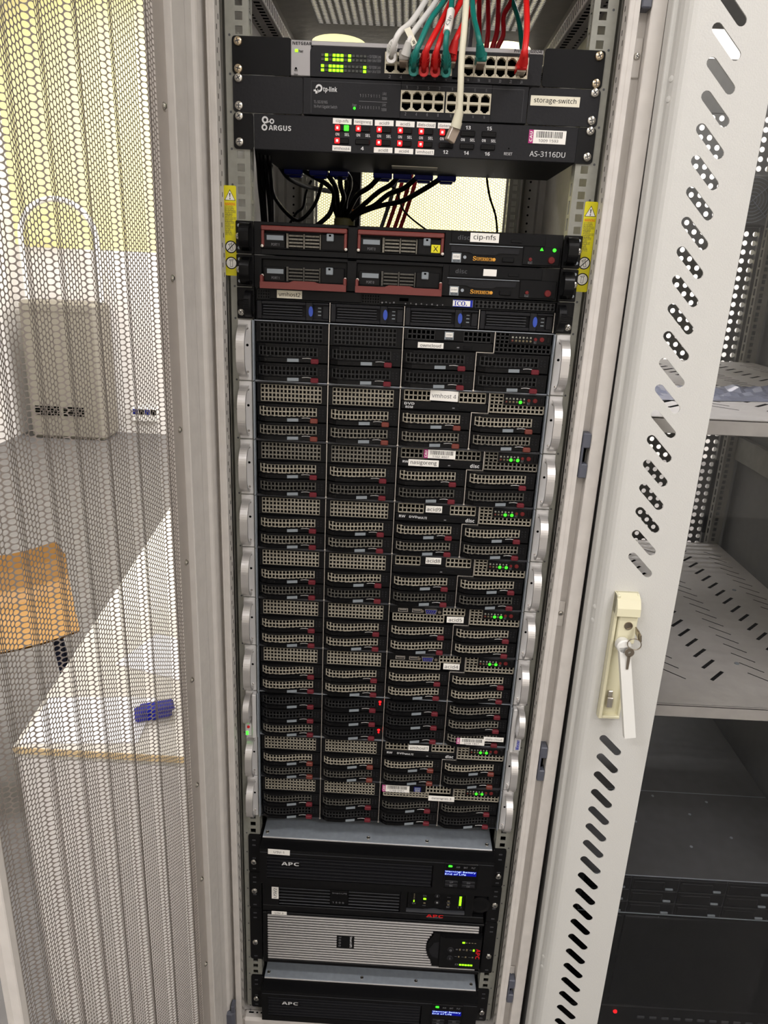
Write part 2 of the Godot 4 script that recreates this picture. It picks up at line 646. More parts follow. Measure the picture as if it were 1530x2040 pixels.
func rack():
	var r := thing("rack_cabinet", "open pale grey server rack full of devices, its front door swung out to the left", "server rack", Vector3(0, FLOOR, 0))
	for side in [-1.0, 1.0]:
		var post := part("frame_post", post_mesh(side), M.paint, r)
		var sl := MB.new()
		for i in 150:
			sl.box(side * 255.8, side * 256.4, -60 + i * 13.0, -54 + i * 13.0, 12 if i % 2 else 20, 15 if i % 2 else 23)
		tag(part("slot_row", sl, M.dust_low, post), "", "", "", "stuff")
		for z in [0.0, -700.0]:
			var m := rail_mesh(0, 42)
			if side < 0:
				for i in m.v.size():
					m.v[i].x = -m.v[i].x
					m.n[i].x = -m.n[i].x
				for i in range(0, m.ix.size(), 3):
					var t := m.ix[i + 1]
					m.ix[i + 1] = m.ix[i + 2]
					m.ix[i + 2] = t
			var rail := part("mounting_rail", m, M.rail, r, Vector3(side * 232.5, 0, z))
			if z == 0.0:
				var dots := MB.new()
				for u in 42:
					dots.lathe(Vector3(side * 12.4, u * U + 0.5, 0), Vector3.BACK, [Vector2(1.6, 0.0), Vector2(1.6, 0.04), Vector2(0.001, 0.05)], 10)
				tag(part("tapped_holes", dots, M.dark_grey, rail), "", "", "", "stuff")
		# the sheet that closes the gap between rail and post, and the rear corner posts with their dotted flange
		var web := MB.new()
		web.box(side * 257, side * 259, -100, 1900, -60, -14)
		web.box(side * 252, side * 300, -100, 1900, -735, -722)
		web.box(side * 286, side * 300, -100, 1900, -722, -690)
		web.box(side * 244.5, side * 247, -100, 1900, -735, -690)
		part("corner_post", web, M.paint_inner, r)
		var dd := MB.new()
		for i in 110:
			dd.lathe(Vector3(side * 270, -60 + i * 17.5, -722), Vector3.BACK, [Vector2(2.4, 0.2), Vector2(0.001, 0.3)], 8)
		tag(part("post_holes", dd, M.dark, r), "", "", "", "stuff")
		var pn := MB.new()
		pn.box(side * 300, side * 303, -110, 1912, -830, -20)
		part("side_panel", pn, M.paint_inner, r)
		# punched bar running back under the roof
		var bar := MB.new()
		bar.box(side * 222, side * 258, 1806, 1828, -690, -26, 1.0)
		var o := part("depth_bar", bar, M.paint, r)
		var ss := MB.new()
		for i in 46:
			var z := -50.0 - i * 14.0
			ss.box(side * 228, side * 237, 1805.7, 1806.3, z - 3.2, z + 3.2)
			ss.box(side * 248, side * 252, 1805.7, 1806.3, z - 2.4, z + 2.4)
			ss.box(side * 221.7, side * 222.3, 1810, 1824, z - 1.4, z + 1.4)
		tag(part("punched_slots", ss, M.dark, o), "", "", "", "stuff")
	roof(r)
	rear_door(r)
	# the base with its front sill
	var base := MB.new()
	base.box(-300, 300, -112, -12, -830, 0)
	base.box(-256, 256, -60, -7, 0, 24, 5)
	base.box(-256, 256, -112, -60, 0, 14, 4)
	var bo := part("base", base, M.paint, r)
	var holes := MB.new()
	holes.box(-246, -236, -7.2, -6.6, 8, 11)
	holes.lathe(Vector3(-229, -7, 9.5), Vector3.UP, [Vector2(2, 0.2), Vector2(0.001, 0.3)], 10)
	holes.box(-222, -204, -7.2, -6.6, 8, 11)
	part("sill_slots", holes, M.dark, bo)
	var one := text("1", bo, -243, -239, 0, 5.0, 0, M.pencil)
	one.rotation.x = -PI / 2
	one.position = Vector3(-0.244, -0.0068, 0.005)
	# grey latch blocks in the right post's groove, white striker plates
	for q in [[1173, 68], [626, 69], [96, 60], [1772, 60]]:
		var l := MB.new()
		l.box(270.8, 283.0, q[0], q[0] + 22, 14, 34, 1.5)
		l.box(270.8, 283.0, q[0] + q[1] - 22, q[0] + q[1], 14, 34, 1.5)
		l.box(270.8, 274.0, q[0] + 20, q[0] + q[1] - 20, 14, 34, 0.8)
		var k := part("latch_block", l, M.plastic_grey, r, Vector3.ZERO)
		var m := MB.new()
		m.frustum(Vector3(277, q[0] + 24, 22), Vector3(277, q[0] + q[1] - 24, 24), 3.2, 3.2, 10)
		part("latch_roller", m, M.dark, k)
	for y in [1700, 918, 128]:
		var l := MB.new()
		l.box(270.6, 283.2, y, y + 45, 15, 18, 1.2)
		var k := part("striker_plate", l, M.paint, r)
		screw(k, 277, y + 24, 18, 4.2)
	var hb := MB.new()
	hb.box(-290, -266, -14, 44, 34, 52, 5)
	hb.box(-273, -266, 42, 60, 34, 50, 1)
	part("hinge_block", hb, M.plastic_grey, r)
	for side in [-1.0, 1.0]:
		warning(r, side)


# yellow warning sticker on the rail beside the one-unit servers
func warning(r: Node3D, side: float):
	var x := 249.0 * side - (1.0 if side > 0 else 0.0)
	var b := MB.new()
	b.ext(rrect(17.5, 118, 2.0), "z", 0, 0.4)
	var o := part("warning_sticker", b, M.yellow, r, Vector3(x, 1496, 0.02))
	o.scale.z = 0.28
	var t := MB.new()
	t.ext(PackedVector2Array([Vector2(-7.6, 40.0), Vector2(7.6, 40.0), Vector2(0, 54.0)]), "z", 0.4, 0.55)
	part("triangle_edge", t, M.ink, o)
	t = MB.new()
	t.ext(PackedVector2Array([Vector2(-6.6, 40.6), Vector2(6.6, 40.6), Vector2(0, 52.6)]), "z", 0.5, 0.7)
	part("triangle", t, M.label, o)
	t = MB.new()
	t.ext(PackedVector2Array([Vector2(-0.35, 43.6), Vector2(0.35, 43.6), Vector2(0.9, 49.4), Vector2(-0.9, 49.4)]), "z", 0.6, 0.85)
	t.ext(ngon(0.8, 0.8, 8), "z", 0.0, 0.01)
	part("exclamation_mark", t, M.ink, o)
	t = MB.new()
	t.ext(ngon(0.85, 0.85, 10), "z", 0.6, 0.85)
	part("exclamation_dot", t, M.ink, o, Vector3(0, 42.2, 0))
	text("WARNING", o, -7.2, 7.2, 35.4, 2.5, 0.5, M.orange_print, bold)
	var lines := ["DUE TO POSSIBLE", "RACK INSTABILITY", "WITH UNITS EXTENDED", "ALWAYS INSTALL", "EQUIPMENT IN", "BOTTOM OF RACK FIRST", "BEFORE ADDING", "EQUIPMENT HIGHER", "IN CABINET", "EXTEND ONE UNIT", "AT A TIME", "OBSERVE ALL", "SAFETY NOTES"]
	for i in lines.size():
		text(lines[i], o, -7.6, -7.6 + 0.8 * lines[i].length(), 31.4 - i * 2.9, 1.15, 0.5, M.dust_low)
	for q in [[-20.5, true], [-42.0, false]]:
		var c := MB.new()
		c.ext(ngon(8.4, 8.4, 28), "z", 0.4, 0.6)
		var ci := part("pictogram", c, M.ink, o, Vector3(0, q[0], 0))
		var d := MB.new()
		d.ext(ngon(7.0, 7.0, 28), "z", 0.5, 0.75)
		part("disc", d, M.label, ci)
		var e := MB.new()
		for s in [[-1.6, -5.0, -1.6, 3.0], [1.6, -5.0, 1.6, 3.0], [-1.6, -5.0, 1.6, -5.0], [-1.6, 3.0, 1.6, 3.0], [-3.0, 4.0, 3.0, 5.0], [-3.0, 4.0, -1.6, 3.0], [3.0, 5.0, 1.6, 3.0]]:
			e.tube(PackedVector3Array([Vector3(s[0], s[1], 0.8), Vector3(s[2], s[3], 0.8)]), 0.28, 5)
		var drawing := part("rack_drawing", e, M.ink, ci)
		drawing.rotation.z = 0.3 if q[1] else 0.0
		if q[1]:
			var f := MB.new()
			f.tube(PackedVector3Array([Vector3(-5.2, -5.2, 0.9), Vector3(5.2, 5.2, 0.9)]), 0.6, 6)
			part("slash", f, M.ink, ci)


func roof(r: Node3D):
	var b := MB.new()
	b.box(-303, 303, 1905, 1912, -280, 36)
	b.box(-303, -200, 1905, 1912, -610, -280)
	b.box(218, 303, 1905, 1912, -610, -280)
	b.box(-200, 218, 1905, 1912, -610, -566)
	b.box(-303, -236, 1905, 1912, -830, -610)
	b.box(246, 303, 1905, 1912, -830, -610)
	b.box(-104, 114, 1905, 1912, -830, -610)
	b.box(-236, 246, 1905, 1912, -830, -790)
	for side in [-1, 1]:
		b.box(side * 262, side * 300, 1880, 1905, -830, -30)
	part("roof_panel", b, M.paint_inner, r)
	var v := MB.new()   # the perforated field; built in x and z, then laid flat
	var hole := ring(rect(14.0, 8.0), ngon(5.2, 3.1, 10))
	for i in 30:
		for j in 36:
			v.cell(hole, Vector3(-193.0 + i * 13.95, 284 + j * 8.0, 0), 1.5, true)
	var o := part("vent_field", v, M.paint_inner, r, Vector3(0, 1907, 0))
	o.rotation.x = -PI / 2
	for x in [-170.0, 180.0]:
		var w := MB.new()
		w.cell(ring(rect(132, 180), ngon(58, 70, 28)), Vector3(x, 700, 0), 5.0, true)
		part("cable_cutout_plate", w, M.paint_inner, r, Vector3(0, 1910, 0)).rotation.x = -PI / 2


# a sheet of hexagonal cells with round holes. cols: per column [centre, left edge and right edge positions as Vector2 in (x, z)]
func perforated(at: Callable, s0: float, s1: float, y0: float, y1: float, p: float, hole: float, thick: float, mirrored := false) -> ArrayMesh:
	var dx := p * 0.8660254
	var cols := int((s1 - s0) / dx)
	var rows := int((y1 - y0) / p)
	var off := PackedVector2Array()
	var inn := PackedVector2Array()
	for k in 12:
		var t := TAU * k / 12.0
		off.append(Vector2(cos(t), sin(t)) * (p / sqrt(3.0) if k % 2 == 0 else p / 2.0))
		inn.append(Vector2(cos(t), sin(t)) * hole)
	var v := PackedVector3Array()
	var n := PackedVector3Array()
	var ix := PackedInt32Array()
	var cells := cols * rows
	v.resize(cells * 36); n.resize(cells * 36); ix.resize(cells * 144)
	var idx := PackedInt32Array()
	for k in 12:
		var j := (k + 1) % 12
		var around := [k, 12 + j, j, k, 12 + k, 12 + j, 12 + k, 24 + j, 12 + j, 12 + k, 24 + k, 24 + j]
		if mirrored:
			around.reverse()
		for m in around:
			idx.append(m)
	var at_v := 0
	var at_i := 0
	for c in cols:
		var s := s0 + (c + 0.5) * dx
		var mid: Array = at.call(s)
		var fo := PackedVector3Array()
		var no := PackedVector3Array()
		for k in 12:
			var q: Array = at.call(s + off[k].x)
			fo.append(Vector3(q[0].x, off[k].y, q[0].y)); no.append(Vector3(q[1].x, 0, q[1].y))
		for k in 12:
			var q: Array = at.call(s + inn[k].x)
			fo.append(Vector3(q[0].x, inn[k].y, q[0].y)); no.append(Vector3(q[1].x, 0, q[1].y))
		for k in 12:
			var back: Vector3 = fo[12 + k] - Vector3(mid[1].x, 0, mid[1].y) * thick
			fo.append(back)
			no.append(Vector3(mid[1].x, 0, mid[1].y))
		for row in rows:
			var y := y0 + (row + 0.5 + (0.5 if c % 2 else 0.0)) * p
			for k in 36:
				var f := fo[k]
				v[at_v + k] = Vector3(f.x, f.y + y, f.z)
				n[at_v + k] = no[k]
			for m in idx:
				ix[at_i] = at_v + m
				at_i += 1
			at_v += 36
	var arrays := []
	arrays.resize(Mesh.ARRAY_MAX)
	arrays[Mesh.ARRAY_VERTEX] = Transform3D(Basis.from_scale(Vector3.ONE * 0.001), Vector3.ZERO) * v
	arrays[Mesh.ARRAY_NORMAL] = n
	arrays[Mesh.ARRAY_INDEX] = ix
	var m := ArrayMesh.new()
	m.add_surface_from_arrays(Mesh.PRIMITIVE_TRIANGLES, arrays)
	return m


func rear_door(r: Node3D):
	var b := MB.new()
	b.box(-300, -224, -110, 1860, -812, -795)
	b.box(224, 300, -110, 1860, -812, -795)
	b.box(-224, 224, 1730, 1860, -812, -795)
	b.box(-224, 224, -110, 1440, -812, -795)
	var o := part("rear_door", b, M.paint_inner, r)
	part("perforated_sheet", perforated(func(s): return [Vector2(s, -800), Vector2(0, 1)], -226, 226, 1436, 1734, 6.2, 2.82, 0.6), M.paint_inner, o)
	var p := MB.new()   # the black socket strip standing before it
	p.box(-148, -112, 200, 1790, -700, -655, 2)
	var t := thing("power_strip", "upright black socket strip at the back of the rack before the mesh", "power strip", Vector3(-130, 200, -677))
	part("body", p, M.black_matt, t)
	for i in 24:
		var k := MB.new()
		k.lathe(Vector3(-130, 260 + i * 62, -655), Vector3.BACK, [Vector2(14, 0), Vector2(14, 1.5), Vector2(12, 1.5), Vector2(12, -1), Vector2(0.001, -1)], 14)
		part("socket", k, M.black_gloss, t)


# ---------------------------------------------------------------- the rack's open front door: s along it from the hinge, n towards the racks' middle
const SW := 7.0
func door_at(s: float, n: float) -> Vector2:
	var a := deg_to_rad(SW)
	return Vector2(-288.0 - sin(a) * s + cos(a) * n, 30.0 + cos(a) * s + sin(a) * n)


const RIDGES := [153.0, 233.0, 299.0, 358.0, 409.0, 460.0, 508.0]


func wave(s: float) -> float:
	# corrugation: a steep rise just before each ridge position, a rounded back towards the hinge
	var h := 0.0
	for c in RIDGES:
		var u: float = c + 3.5 - s
		if u > -1.5 and u < 27.0:
			h = maxf(h, smoothstep(-1.5, 8.0, u) * (1.0 - pow(clampf((u - 3.0) / 24.0, 0.0, 1.0), 1.7)))
	return 4.0 + 7.5 * h


func wave_point(s: float) -> Array:
	var p := door_at(s, wave(s))
	var d := door_at(s + 0.5, wave(s + 0.5)) - door_at(s - 0.5, wave(s - 0.5))
	d = d.normalized()
	return [p, Vector2(d.y, -d.x)]


func front_door():
	var rack_node: Node3D = get_node("rack_cabinet")
	var b := MB.new()
	var strip := func(q: Array) -> PackedVector2Array:
		var poly := PackedVector2Array()
		for e in q:
			poly.append(door_at(e[0], e[1]))
		return poly
	b.ext(strip.call([[-12, -8], [-15, 12], [-13, 14], [10, 14], [13, 13], [17, 9.5], [40, 8.5], [45, 13], [49, 14], [84, 14], [86, 13], [86.5, 0], [86.5, -10], [-12, -10]]), "y", -105, 1905)
	b.ext(strip.call([[532, 6], [540, 6], [542, 19], [544, 20], [551, 20], [552, 19], [552, 10], [544, -4], [532, -4]]), "y", -105, 1905)
	b.ext(strip.call([[114, 6], [532, 6], [532, -8], [114, -8]]), "y", 1885, 1905)
	b.ext(strip.call([[114, 6], [532, 6], [532, -8], [114, -8]]), "y", -105, -85)
	var o := part("front_door", b, M.paint, rack_node)
	tag(o, "open front door, perforated and corrugated")
	part("perforated_sheet", perforated(wave_point, 113.5, 534.0, -92.0, 1890.0, 6.0, 2.66, 0.5, true), M.mesh_sheet, o)
	var fl := MB.new()
	fl.ext(strip.call([[86, 5], [114.5, 4.5], [114.5, -6], [86, -6]]), "y", -105, 1905)
	part("edge_strip", fl, M.door_strip, o)
	for y in [1820, 1626, 1433, 1238, 1044, 850, 656, 462, 268, 74]:
		var c := door_at(97.5, 4.8)
		var m := MB.new()
		var out := (door_at(0, 1) - door_at(0, 0))
		m.lathe(Vector3(c.x, y, c.y), Vector3(out.x, 0, out.y), [Vector2(4.6, 0), Vector2(4.4, 1.6), Vector2(2.6, 3.4), Vector2(0.001, 4.0)], 14)
		part("screw", m, M.screw, o)


# ---------------------------------------------------------------- the neighbouring cabinet with a glass door
func glass_cabinet():
	var t := thing("glass_cabinet", "pale grey equipment cabinet with a closed glass door, slotted door stile and cream handle", "cabinet", Vector3(305, FLOOR, 0))
	t.rotation.z = 0.0062
	var b := MB.new()
	b.box(318, 321, -110, 1905, -900, 22)
	b.box(902, 905, -110, 1905, -900, 22)
	b.box(318, 334, -110, 1905, -880, -850)
	b.box(872, 905, -110, 1905, -880, -850)
	part("side_panel", b, M.cab_inner_shade, t)
	var tp := MB.new()
	tp.box(318, 905, 1880, 1905, -420, 30)
	part("top_panel", tp, M.cab_inner_shade, t)
	tp = MB.new()
	tp.box(318, 905, -110, -60, -890, 30)
	part("base", tp, M.paint_inner, t)
	# rear door with round holes
	var rd := MB.new()
	rd.box(318, 905, 1833, 1945, -872, -862)
	rd.box(318, 905, -60, 427, -872, -862)
	rd.box(318, 340, 420, 1833, -872, -862)
	rd.box(898, 905, 420, 1833, -872, -862)
	var rear := part("rear_door", rd, M.cab_inner_shade, t)
	var hp := MB.new()
	var hole := ring(rect(21.5, 21.0), ngon(6.3, 6.3, 12))
	for i in 26:
		for j in 67:
			hp.cell(hole, Vector3(350.5 + i * 21.5, 437.4 + j * 21.0, -862), 1.5, true)
	part("perforated_sheet", hp, M.cab_inner_shade, rear)
	# rails, shelves
	for x in [352.0, 872.0]:
		for z in [-60.0, -780.0]:
			var m := rail_mesh(0, 40)
			part("mounting_rail", m, M.paint_inner, t, Vector3(x, 0, z))
	for x in [320.0, 893.0]:
		var m := MB.new()
		for y in [560, 1020, 1490]:
			m.box(x - 8, x + 8, y, y + 60, -780, -60, 1)
		part("depth_bar", m, M.paint_inner, t)
	for y in [1268.0, 783.0]:
		shelf(t, y)
	var pf := MB.new()
	pf.box(868, 886, 790, 1000, -855, -845, 1)
	part("cable_cover", pf, M.black, t)
	fan(t)
	cabinet_door(t)


func shelf(t: Node3D, y: float):
	var b := MB.new()
	b.box(325, 885, y - 2.5, y, -780, 18)
	b.box(325, 885, y - 24, y, 14, 18, 1.0)
	var o := part("shelf", b, M.paint, t)
	var s := MB.new()
	for col in 7:
		var x := 370.0 + col * 78.0
		var thick := col % 2 == 1
		for i in (16 if thick else 18):
			var z := -82.0 - i * (41.0 if thick else 36.0)
			var a := Vector2(x - 16, z + (16 if thick else -16))
			var e := Vector2(x + 16, z + (-16 if thick else 16))
			var w := (e - a).orthogonal().normalized() * (3.2 if thick else 1.1)
			s.ext(PackedVector2Array([a - w, e - w, e + w, a + w]), "y", y - 0.2, y + 0.3)
	tag(part("vent_slots", s, M.dark, o), "", "", "", "stuff")
	for i in 8:
		var d := MB.new()
		d.lathe(Vector3(380 + (i % 4) * 140.0, y, -130.0 - int(i / 4) * 340.0), Vector3.UP, [Vector2(4.5, 0), Vector2(4, 1.5), Vector2(0.001, 2)], 12)
		part("shelf_screw", d, M.zinc, o)


# a crumpled sheet of bluish film lying on the upper shelf
func film():
	var t := thing("plastic_film", "crumpled bluish plastic film lying across the upper shelf behind glass", "plastic film", Vector3(600, 1268, -190))
	var b := MB.new()
	var n := FastNoiseLite.new()
	n.seed = 9
	n.frequency = 0.012
	var at := func(i: int, j: int) -> Vector3:
		var x := 400.0 + i * 16.0
		var z := -120.0 - j * 14.0 - i * 3.0
		return Vector3(x, 1270.5 + absf(n.get_noise_2d(x, z * 2.0)) * 26.0 * sin(PI * j / 12.0), z)
	for i in 25:
		for j in 12:
			b.quad(at.call(i, j), at.call(i + 1, j), at.call(i + 1, j + 1), at.call(i, j + 1), Vector3.UP)
			b.quad(at.call(i, j) - Vector3(0, 0.4, 0), at.call(i + 1, j) - Vector3(0, 0.4, 0), at.call(i + 1, j + 1) - Vector3(0, 0.4, 0), at.call(i, j + 1) - Vector3(0, 0.4, 0), Vector3.DOWN)
	part("sheet", b, M.film, t)


func fan(t: Node3D):
	var b := MB.new()
	b.box(772, 886, 1590, 1700, -850, -830, 2)
	b.box(772, 886, 1586, 1704, -858, -848, 2)
	var o := part("fan_guard", b, M.cab_inner_shade, t)
	var w := MB.new()
	for k in 6:
		var r := 10.0 + k * 8.0
		var ringp := PackedVector3Array()
		for i in 33:
			ringp.append(Vector3(829 + cos(TAU * i / 32.0) * r, 1645 + sin(TAU * i / 32.0) * r, -826))
		w.tube(ringp, 0.9, 5)
	for k in 4:
		var a := PI / 4 + k * PI / 2
		w.tube(PackedVector3Array([Vector3(829, 1645, -825), Vector3(829 + cos(a) * 62, 1645 + sin(a) * 62, -825)]), 1.0, 5)
	part("wire_rings", w, M.zinc, o)


func cabinet_door(t: Node3D):
	# slotted stile, x 322..430, face at z = 80
	var b := MB.new()
	b.ext(PackedVector2Array([Vector2(314, 34), Vector2(314, 52), Vector2(315, 54), Vector2(320, 55.5), Vector2(320.5, 64), Vector2(323, 70), Vector2(327, 75), Vector2(331, 78.2), Vector2(336, 79.8), Vector2(341, 80), Vector2(341, 77.5), Vector2(322, 60), Vector2(317, 34)]), "y", -100, 1890)
	b.box(433.5, 436.5, -100, 1890, 66, 78.5)
	b.box(341, 436.5, 1821.0, 1890, 78.0, 79.8)
	b.box(436.5, 905, 1840, 1890, 66, 80, 2)
	b.box(436.5, 905, -100, -40, 66, 80, 2)
	b.box(800, 905, -40, 1840, 66, 80, 2)
	b.box(790, 802, -40, 1840, 60, 70, 2)
	var o := part("door", b, M.paint_door, t)
	var plate := MB.new()
	var k := 0.45   # the cells lean so that each holds one slanted slot
	var outer := PackedVector2Array([Vector2(-34, -17.65 + 34 * k), Vector2(61.5, -17.65 - 61.5 * k), Vector2(61.5, 17.65 - 61.5 * k), Vector2(-34, 17.65 + 34 * k)])
	var slot := ring(outer, stadium(50.0, 6.2, -0.785))
	for i in range(-1, 50):
		var y := 1727.0 - i * 35.25
		var at := Vector3(375, y, 80)
		if i < 20 or i > 27:
			plate.cell(slot, at, 2.0)
		else:
			plate.quad(at + Vector3(outer[0].x, outer[0].y, 0), at + Vector3(outer[1].x, outer[1].y, 0), at + Vector3(outer[2].x, outer[2].y, 0), at + Vector3(outer[3].x, outer[3].y, 0), Vector3.BACK)
	for e in [[1762.25, 1.0], [1727.0 - 49 * 35.25, -1.0]]:
		var q0 := Vector3(341, e[0] + e[1] * 17.65 + 34 * k, 80)
		var q1 := Vector3(436.5, e[0] + e[1] * 17.65 - 61.5 * k, 80)
		plate.quad(q0, q1, Vector3(436.5, q0.y + e[1] * (27.0 if e[1] > 0 else 60.0), 80), Vector3(341, q0.y + e[1] * (27.0 if e[1] > 0 else 60.0), 80), Vector3.BACK)
	part("slotted_stile", plate, M.paint_door, o)
	var g := MB.new()
	g.box(436, 800, -42, 1842, 70, 74)
	part("glass_pane", g, M.glass, o)
	for y in [1690, 1668, 980, 957, 262, 237]:
		var w := MB.new()
		w.lathe(Vector3(321.5, y, 66), Vector3(-0.8, 0, 0.6), [Vector2(4.0, 0), Vector2(3.4, 1.0), Vector2(0.001, 1.5)], 12)
		part("weld_stud", w, M.paint_door, o)
	handle(o)


func handle(door: Node3D):
	var b := MB.new()   # the dished housing: back plate, side walls, hood over the lock
	b.box(340, 374, 800, 1014, 80, 84, 1)
	b.box(340, 345, 800, 1014, 80, 96, 1.2)
	b.box(371, 374.5, 800, 1014, 80, 90, 1.0)
	b.box(340, 374, 798, 803, 80, 92, 1.2)
	b.ext(PackedVector2Array([Vector2(1014, 80), Vector2(1014, 86), Vector2(1008, 98), Vector2(996, 104), Vector2(984, 105), Vector2(984, 80)]), "x", 340, 374.5)
	b.box(346, 374, 936, 986, 82, 100, 1.5)
	var o := part("handle_housing", b, M.handle_cream, door, Vector3(4, 0, 0))
	var l := MB.new()
	l.lathe(Vector3(361, 967, 100), Vector3.BACK, [Vector2(6.5, 0), Vector2(6.2, 1.5), Vector2(4.8, 1.5), Vector2(4.6, 0.6), Vector2(0.001, 0.6)], 20)
	part("lock", l, M.key, o)
	var v := MB.new()   # the swung-out lever
	v.ext(PackedVector2Array([Vector2(-8.5, 0), Vector2(8.5, 0), Vector2(8.0, -8), Vector2(8.6, -150), Vector2(-8.6, -150), Vector2(-8.0, -8)]), "z", -5, 5)
	v.lathe(Vector3(0, 0, -9), Vector3.BACK, [Vector2(0.001, 0), Vector2(11, 0), Vector2(11, 12), Vector2(9, 14), Vector2(0.001, 14)], 24)
	var lev := part("lever", v, M.handle_white, o, Vector3(355, 939, 112))
	lev.rotation = Vector3(-0.10, 0.0, 0.17)
	var c := MB.new()
	c.box(350, 360, 818, 836, 84, 92, 1.0)
	c.box(351, 359, 836, 846, 84, 88, 1.0)
	part("catch", c, M.steel, o)
	var k := thing("key_bunch", "two keys on a wire ring hanging from the cabinet door lock", "keys", Vector3(361, 966, 102))
	origin[k] = Vector3(357.5, 967, 102)
	var blade := func(a: Vector3, d: Vector3) -> MB:
		var m := MB.new()
		m.lathe(a - Vector3(0, 0, 0.9), Vector3.BACK, [Vector2(2.2, 0), Vector2(7.0, 0), Vector2(7.0, 1.8), Vector2(2.2, 1.8), Vector2(2.2, 0)], 18)
		var s := Vector3(-d.y, d.x, 0).normalized()
		m.quad(a + d * 6 + s * 2.2 + Vector3(0, 0, 0.9), a + d * 28 + s * 1.6 + Vector3(0, 0, 0.9), a + d * 28 - s * 1.6 + Vector3(0, 0, 0.9), a + d * 6 - s * 2.2 + Vector3(0, 0, 0.9), Vector3.BACK)
		m.quad(a + d * 6 + s * 2.2 - Vector3(0, 0, 0.9), a + d * 28 + s * 1.6 - Vector3(0, 0, 0.9), a + d * 28 - s * 1.6 - Vector3(0, 0, 0.9), a + d * 6 - s * 2.2 - Vector3(0, 0, 0.9), Vector3.FORWARD)
		for e in [1.0, -1.0]:
			m.quad(a + d * 6 + s * 2.2 * e + Vector3(0, 0, 0.9), a + d * 28 + s * 1.6 * e + Vector3(0, 0, 0.9), a + d * 28 + s * 1.6 * e - Vector3(0, 0, 0.9), a + d * 6 + s * 2.2 * e - Vector3(0, 0, 0.9), s * e)
		for i in 4:
			m.box(a.x + d.x * (11 + i * 4) - 1.9, a.x + d.x * (11 + i * 4) + 1.9, a.y + d.y * (11 + i * 4) - 0.8, a.y + d.y * (11 + i * 4) + 0.8, a.z - 0.8, a.z + 0.8, 0.3)
		return m
	var in_lock := MB.new()
	in_lock.box(-1.0, 1.0, -5.0, 7.0, 0, 26, 0.4)
	in_lock.ext(ngon(2.0, 8.0, 14), "z", 10, 18)
	var kk := part("inserted_key", in_lock, M.key, k, Vector3(366, 962, 103))
	kk.rotation.z = 0.15
	var rp := PackedVector3Array()
	for i in 29:
		rp.append(Vector3(360.5 + cos(TAU * i / 28.0) * 9.5, 949 + sin(TAU * i / 28.0) * 9.0, 121 + cos(TAU * i / 28.0) * 2.0))
	var rm := MB.new()
	rm.tube(rp, 0.8, 6)
	part("key_ring", rm, M.key, k)
	part("hanging_key", blade.call(Vector3(355.5, 935, 121), Vector3(0.02, -1, 0)), M.key, k)


func glass_cabinet_devices():
	# a long drawer chassis, front at z = 20
	var t := thing("disk_shelf", "dark grey disk chassis with three rows of drive bays behind the glass", "disk chassis", Vector3(605, 328, 0))
	var b := MB.new()
	b.box(384, 826, 328, 417, -700, 18, 1)
	part("case", b, M.dark_grey, t)
	var lid := MB.new()
	lid.box(384, 826, 417, 418.5, -214, 20, 0.4)
	lid.box(384, 826, 417, 418.2, -700, -216, 0.4)
	part("lid", lid, M.lid_grey, t)
	var edge := MB.new()
	edge.box(384, 826, 417.5, 419, 18.5, 20, 0.3)
	edge.box(384, 826, 328, 329.5, 18.5, 20, 0.3)
	edge.box(384, 826, 418.0, 418.9, -216, -214.5)
	part("bright_edge", edge, M.zinc, t)
	for j in 3:
		for i in 5:
			var x := 386.0 + i * 88.0
			var y := 332.0 + j * 28.0
			var m := MB.new()
			m.box(x, x + 86, y, y + 26, 16, 21, 1.0)
			m.box(x + 4, x + 60, y + 5, y + 20, 20, 22.5, 0.8)
			var o := part("drive_bay", m, M.black, t)
			var k := MB.new()
			k.box(x + 62, x + 76, y + 3, y + 7, 21, 24, 0.6)
			part("bay_latch", k, M.strip, o)
	for q in [[470, -60], [520, -120], [610, -60], [640, -150], [700, -90], [490, -190], [580, -200], [690, -190]]:
		var d := MB.new()
		d.lathe(Vector3(q[0], 418.5, q[1]), Vector3.UP, [Vector2(3, 0), Vector2(2.6, 1.0), Vector2(0.001, 1.3)], 10)
		part("lid_screw", d, M.zinc, t)
	t = thing("server_chassis", "plain black chassis with smooth glossy front below the disk chassis", "server", Vector3(605, 84, 0))
	b = MB.new()
	b.box(384, 826, 84, 326, -700, 14, 2)
	part("case", b, M.black_gloss, t)
	var g := MB.new()
	g.box(388, 470, 96, 318, 12, 17, 3)
	g.box(474, 822, 96, 318, 12, 17, 3)
	part("front_cover", g, M.black_gloss, t)
	t = thing("server_chassis", "low black chassis with a single red lamp at cabinet's foot behind glass", "server", Vector3(605, -4, 0))
	b = MB.new()
	b.box(384, 826, -4, 82, -700, 14, 2)
	part("case", b, M.black, t)
	g = MB.new()
	for i in 12:
		g.box(540 + i * 24, 554 + i * 24, 52, 58, 13, 15.5, 0.6)
	part("dim_marks", g, M.dark_grey, t)
	var r := MB.new()
	r.lathe(Vector3(494, 66, 14), Vector3.BACK, [Vector2(4.0, 0), Vector2(3.2, 2), Vector2(0.001, 2.6)], 14)
	part("red_lamp", r, M.led_red, t)


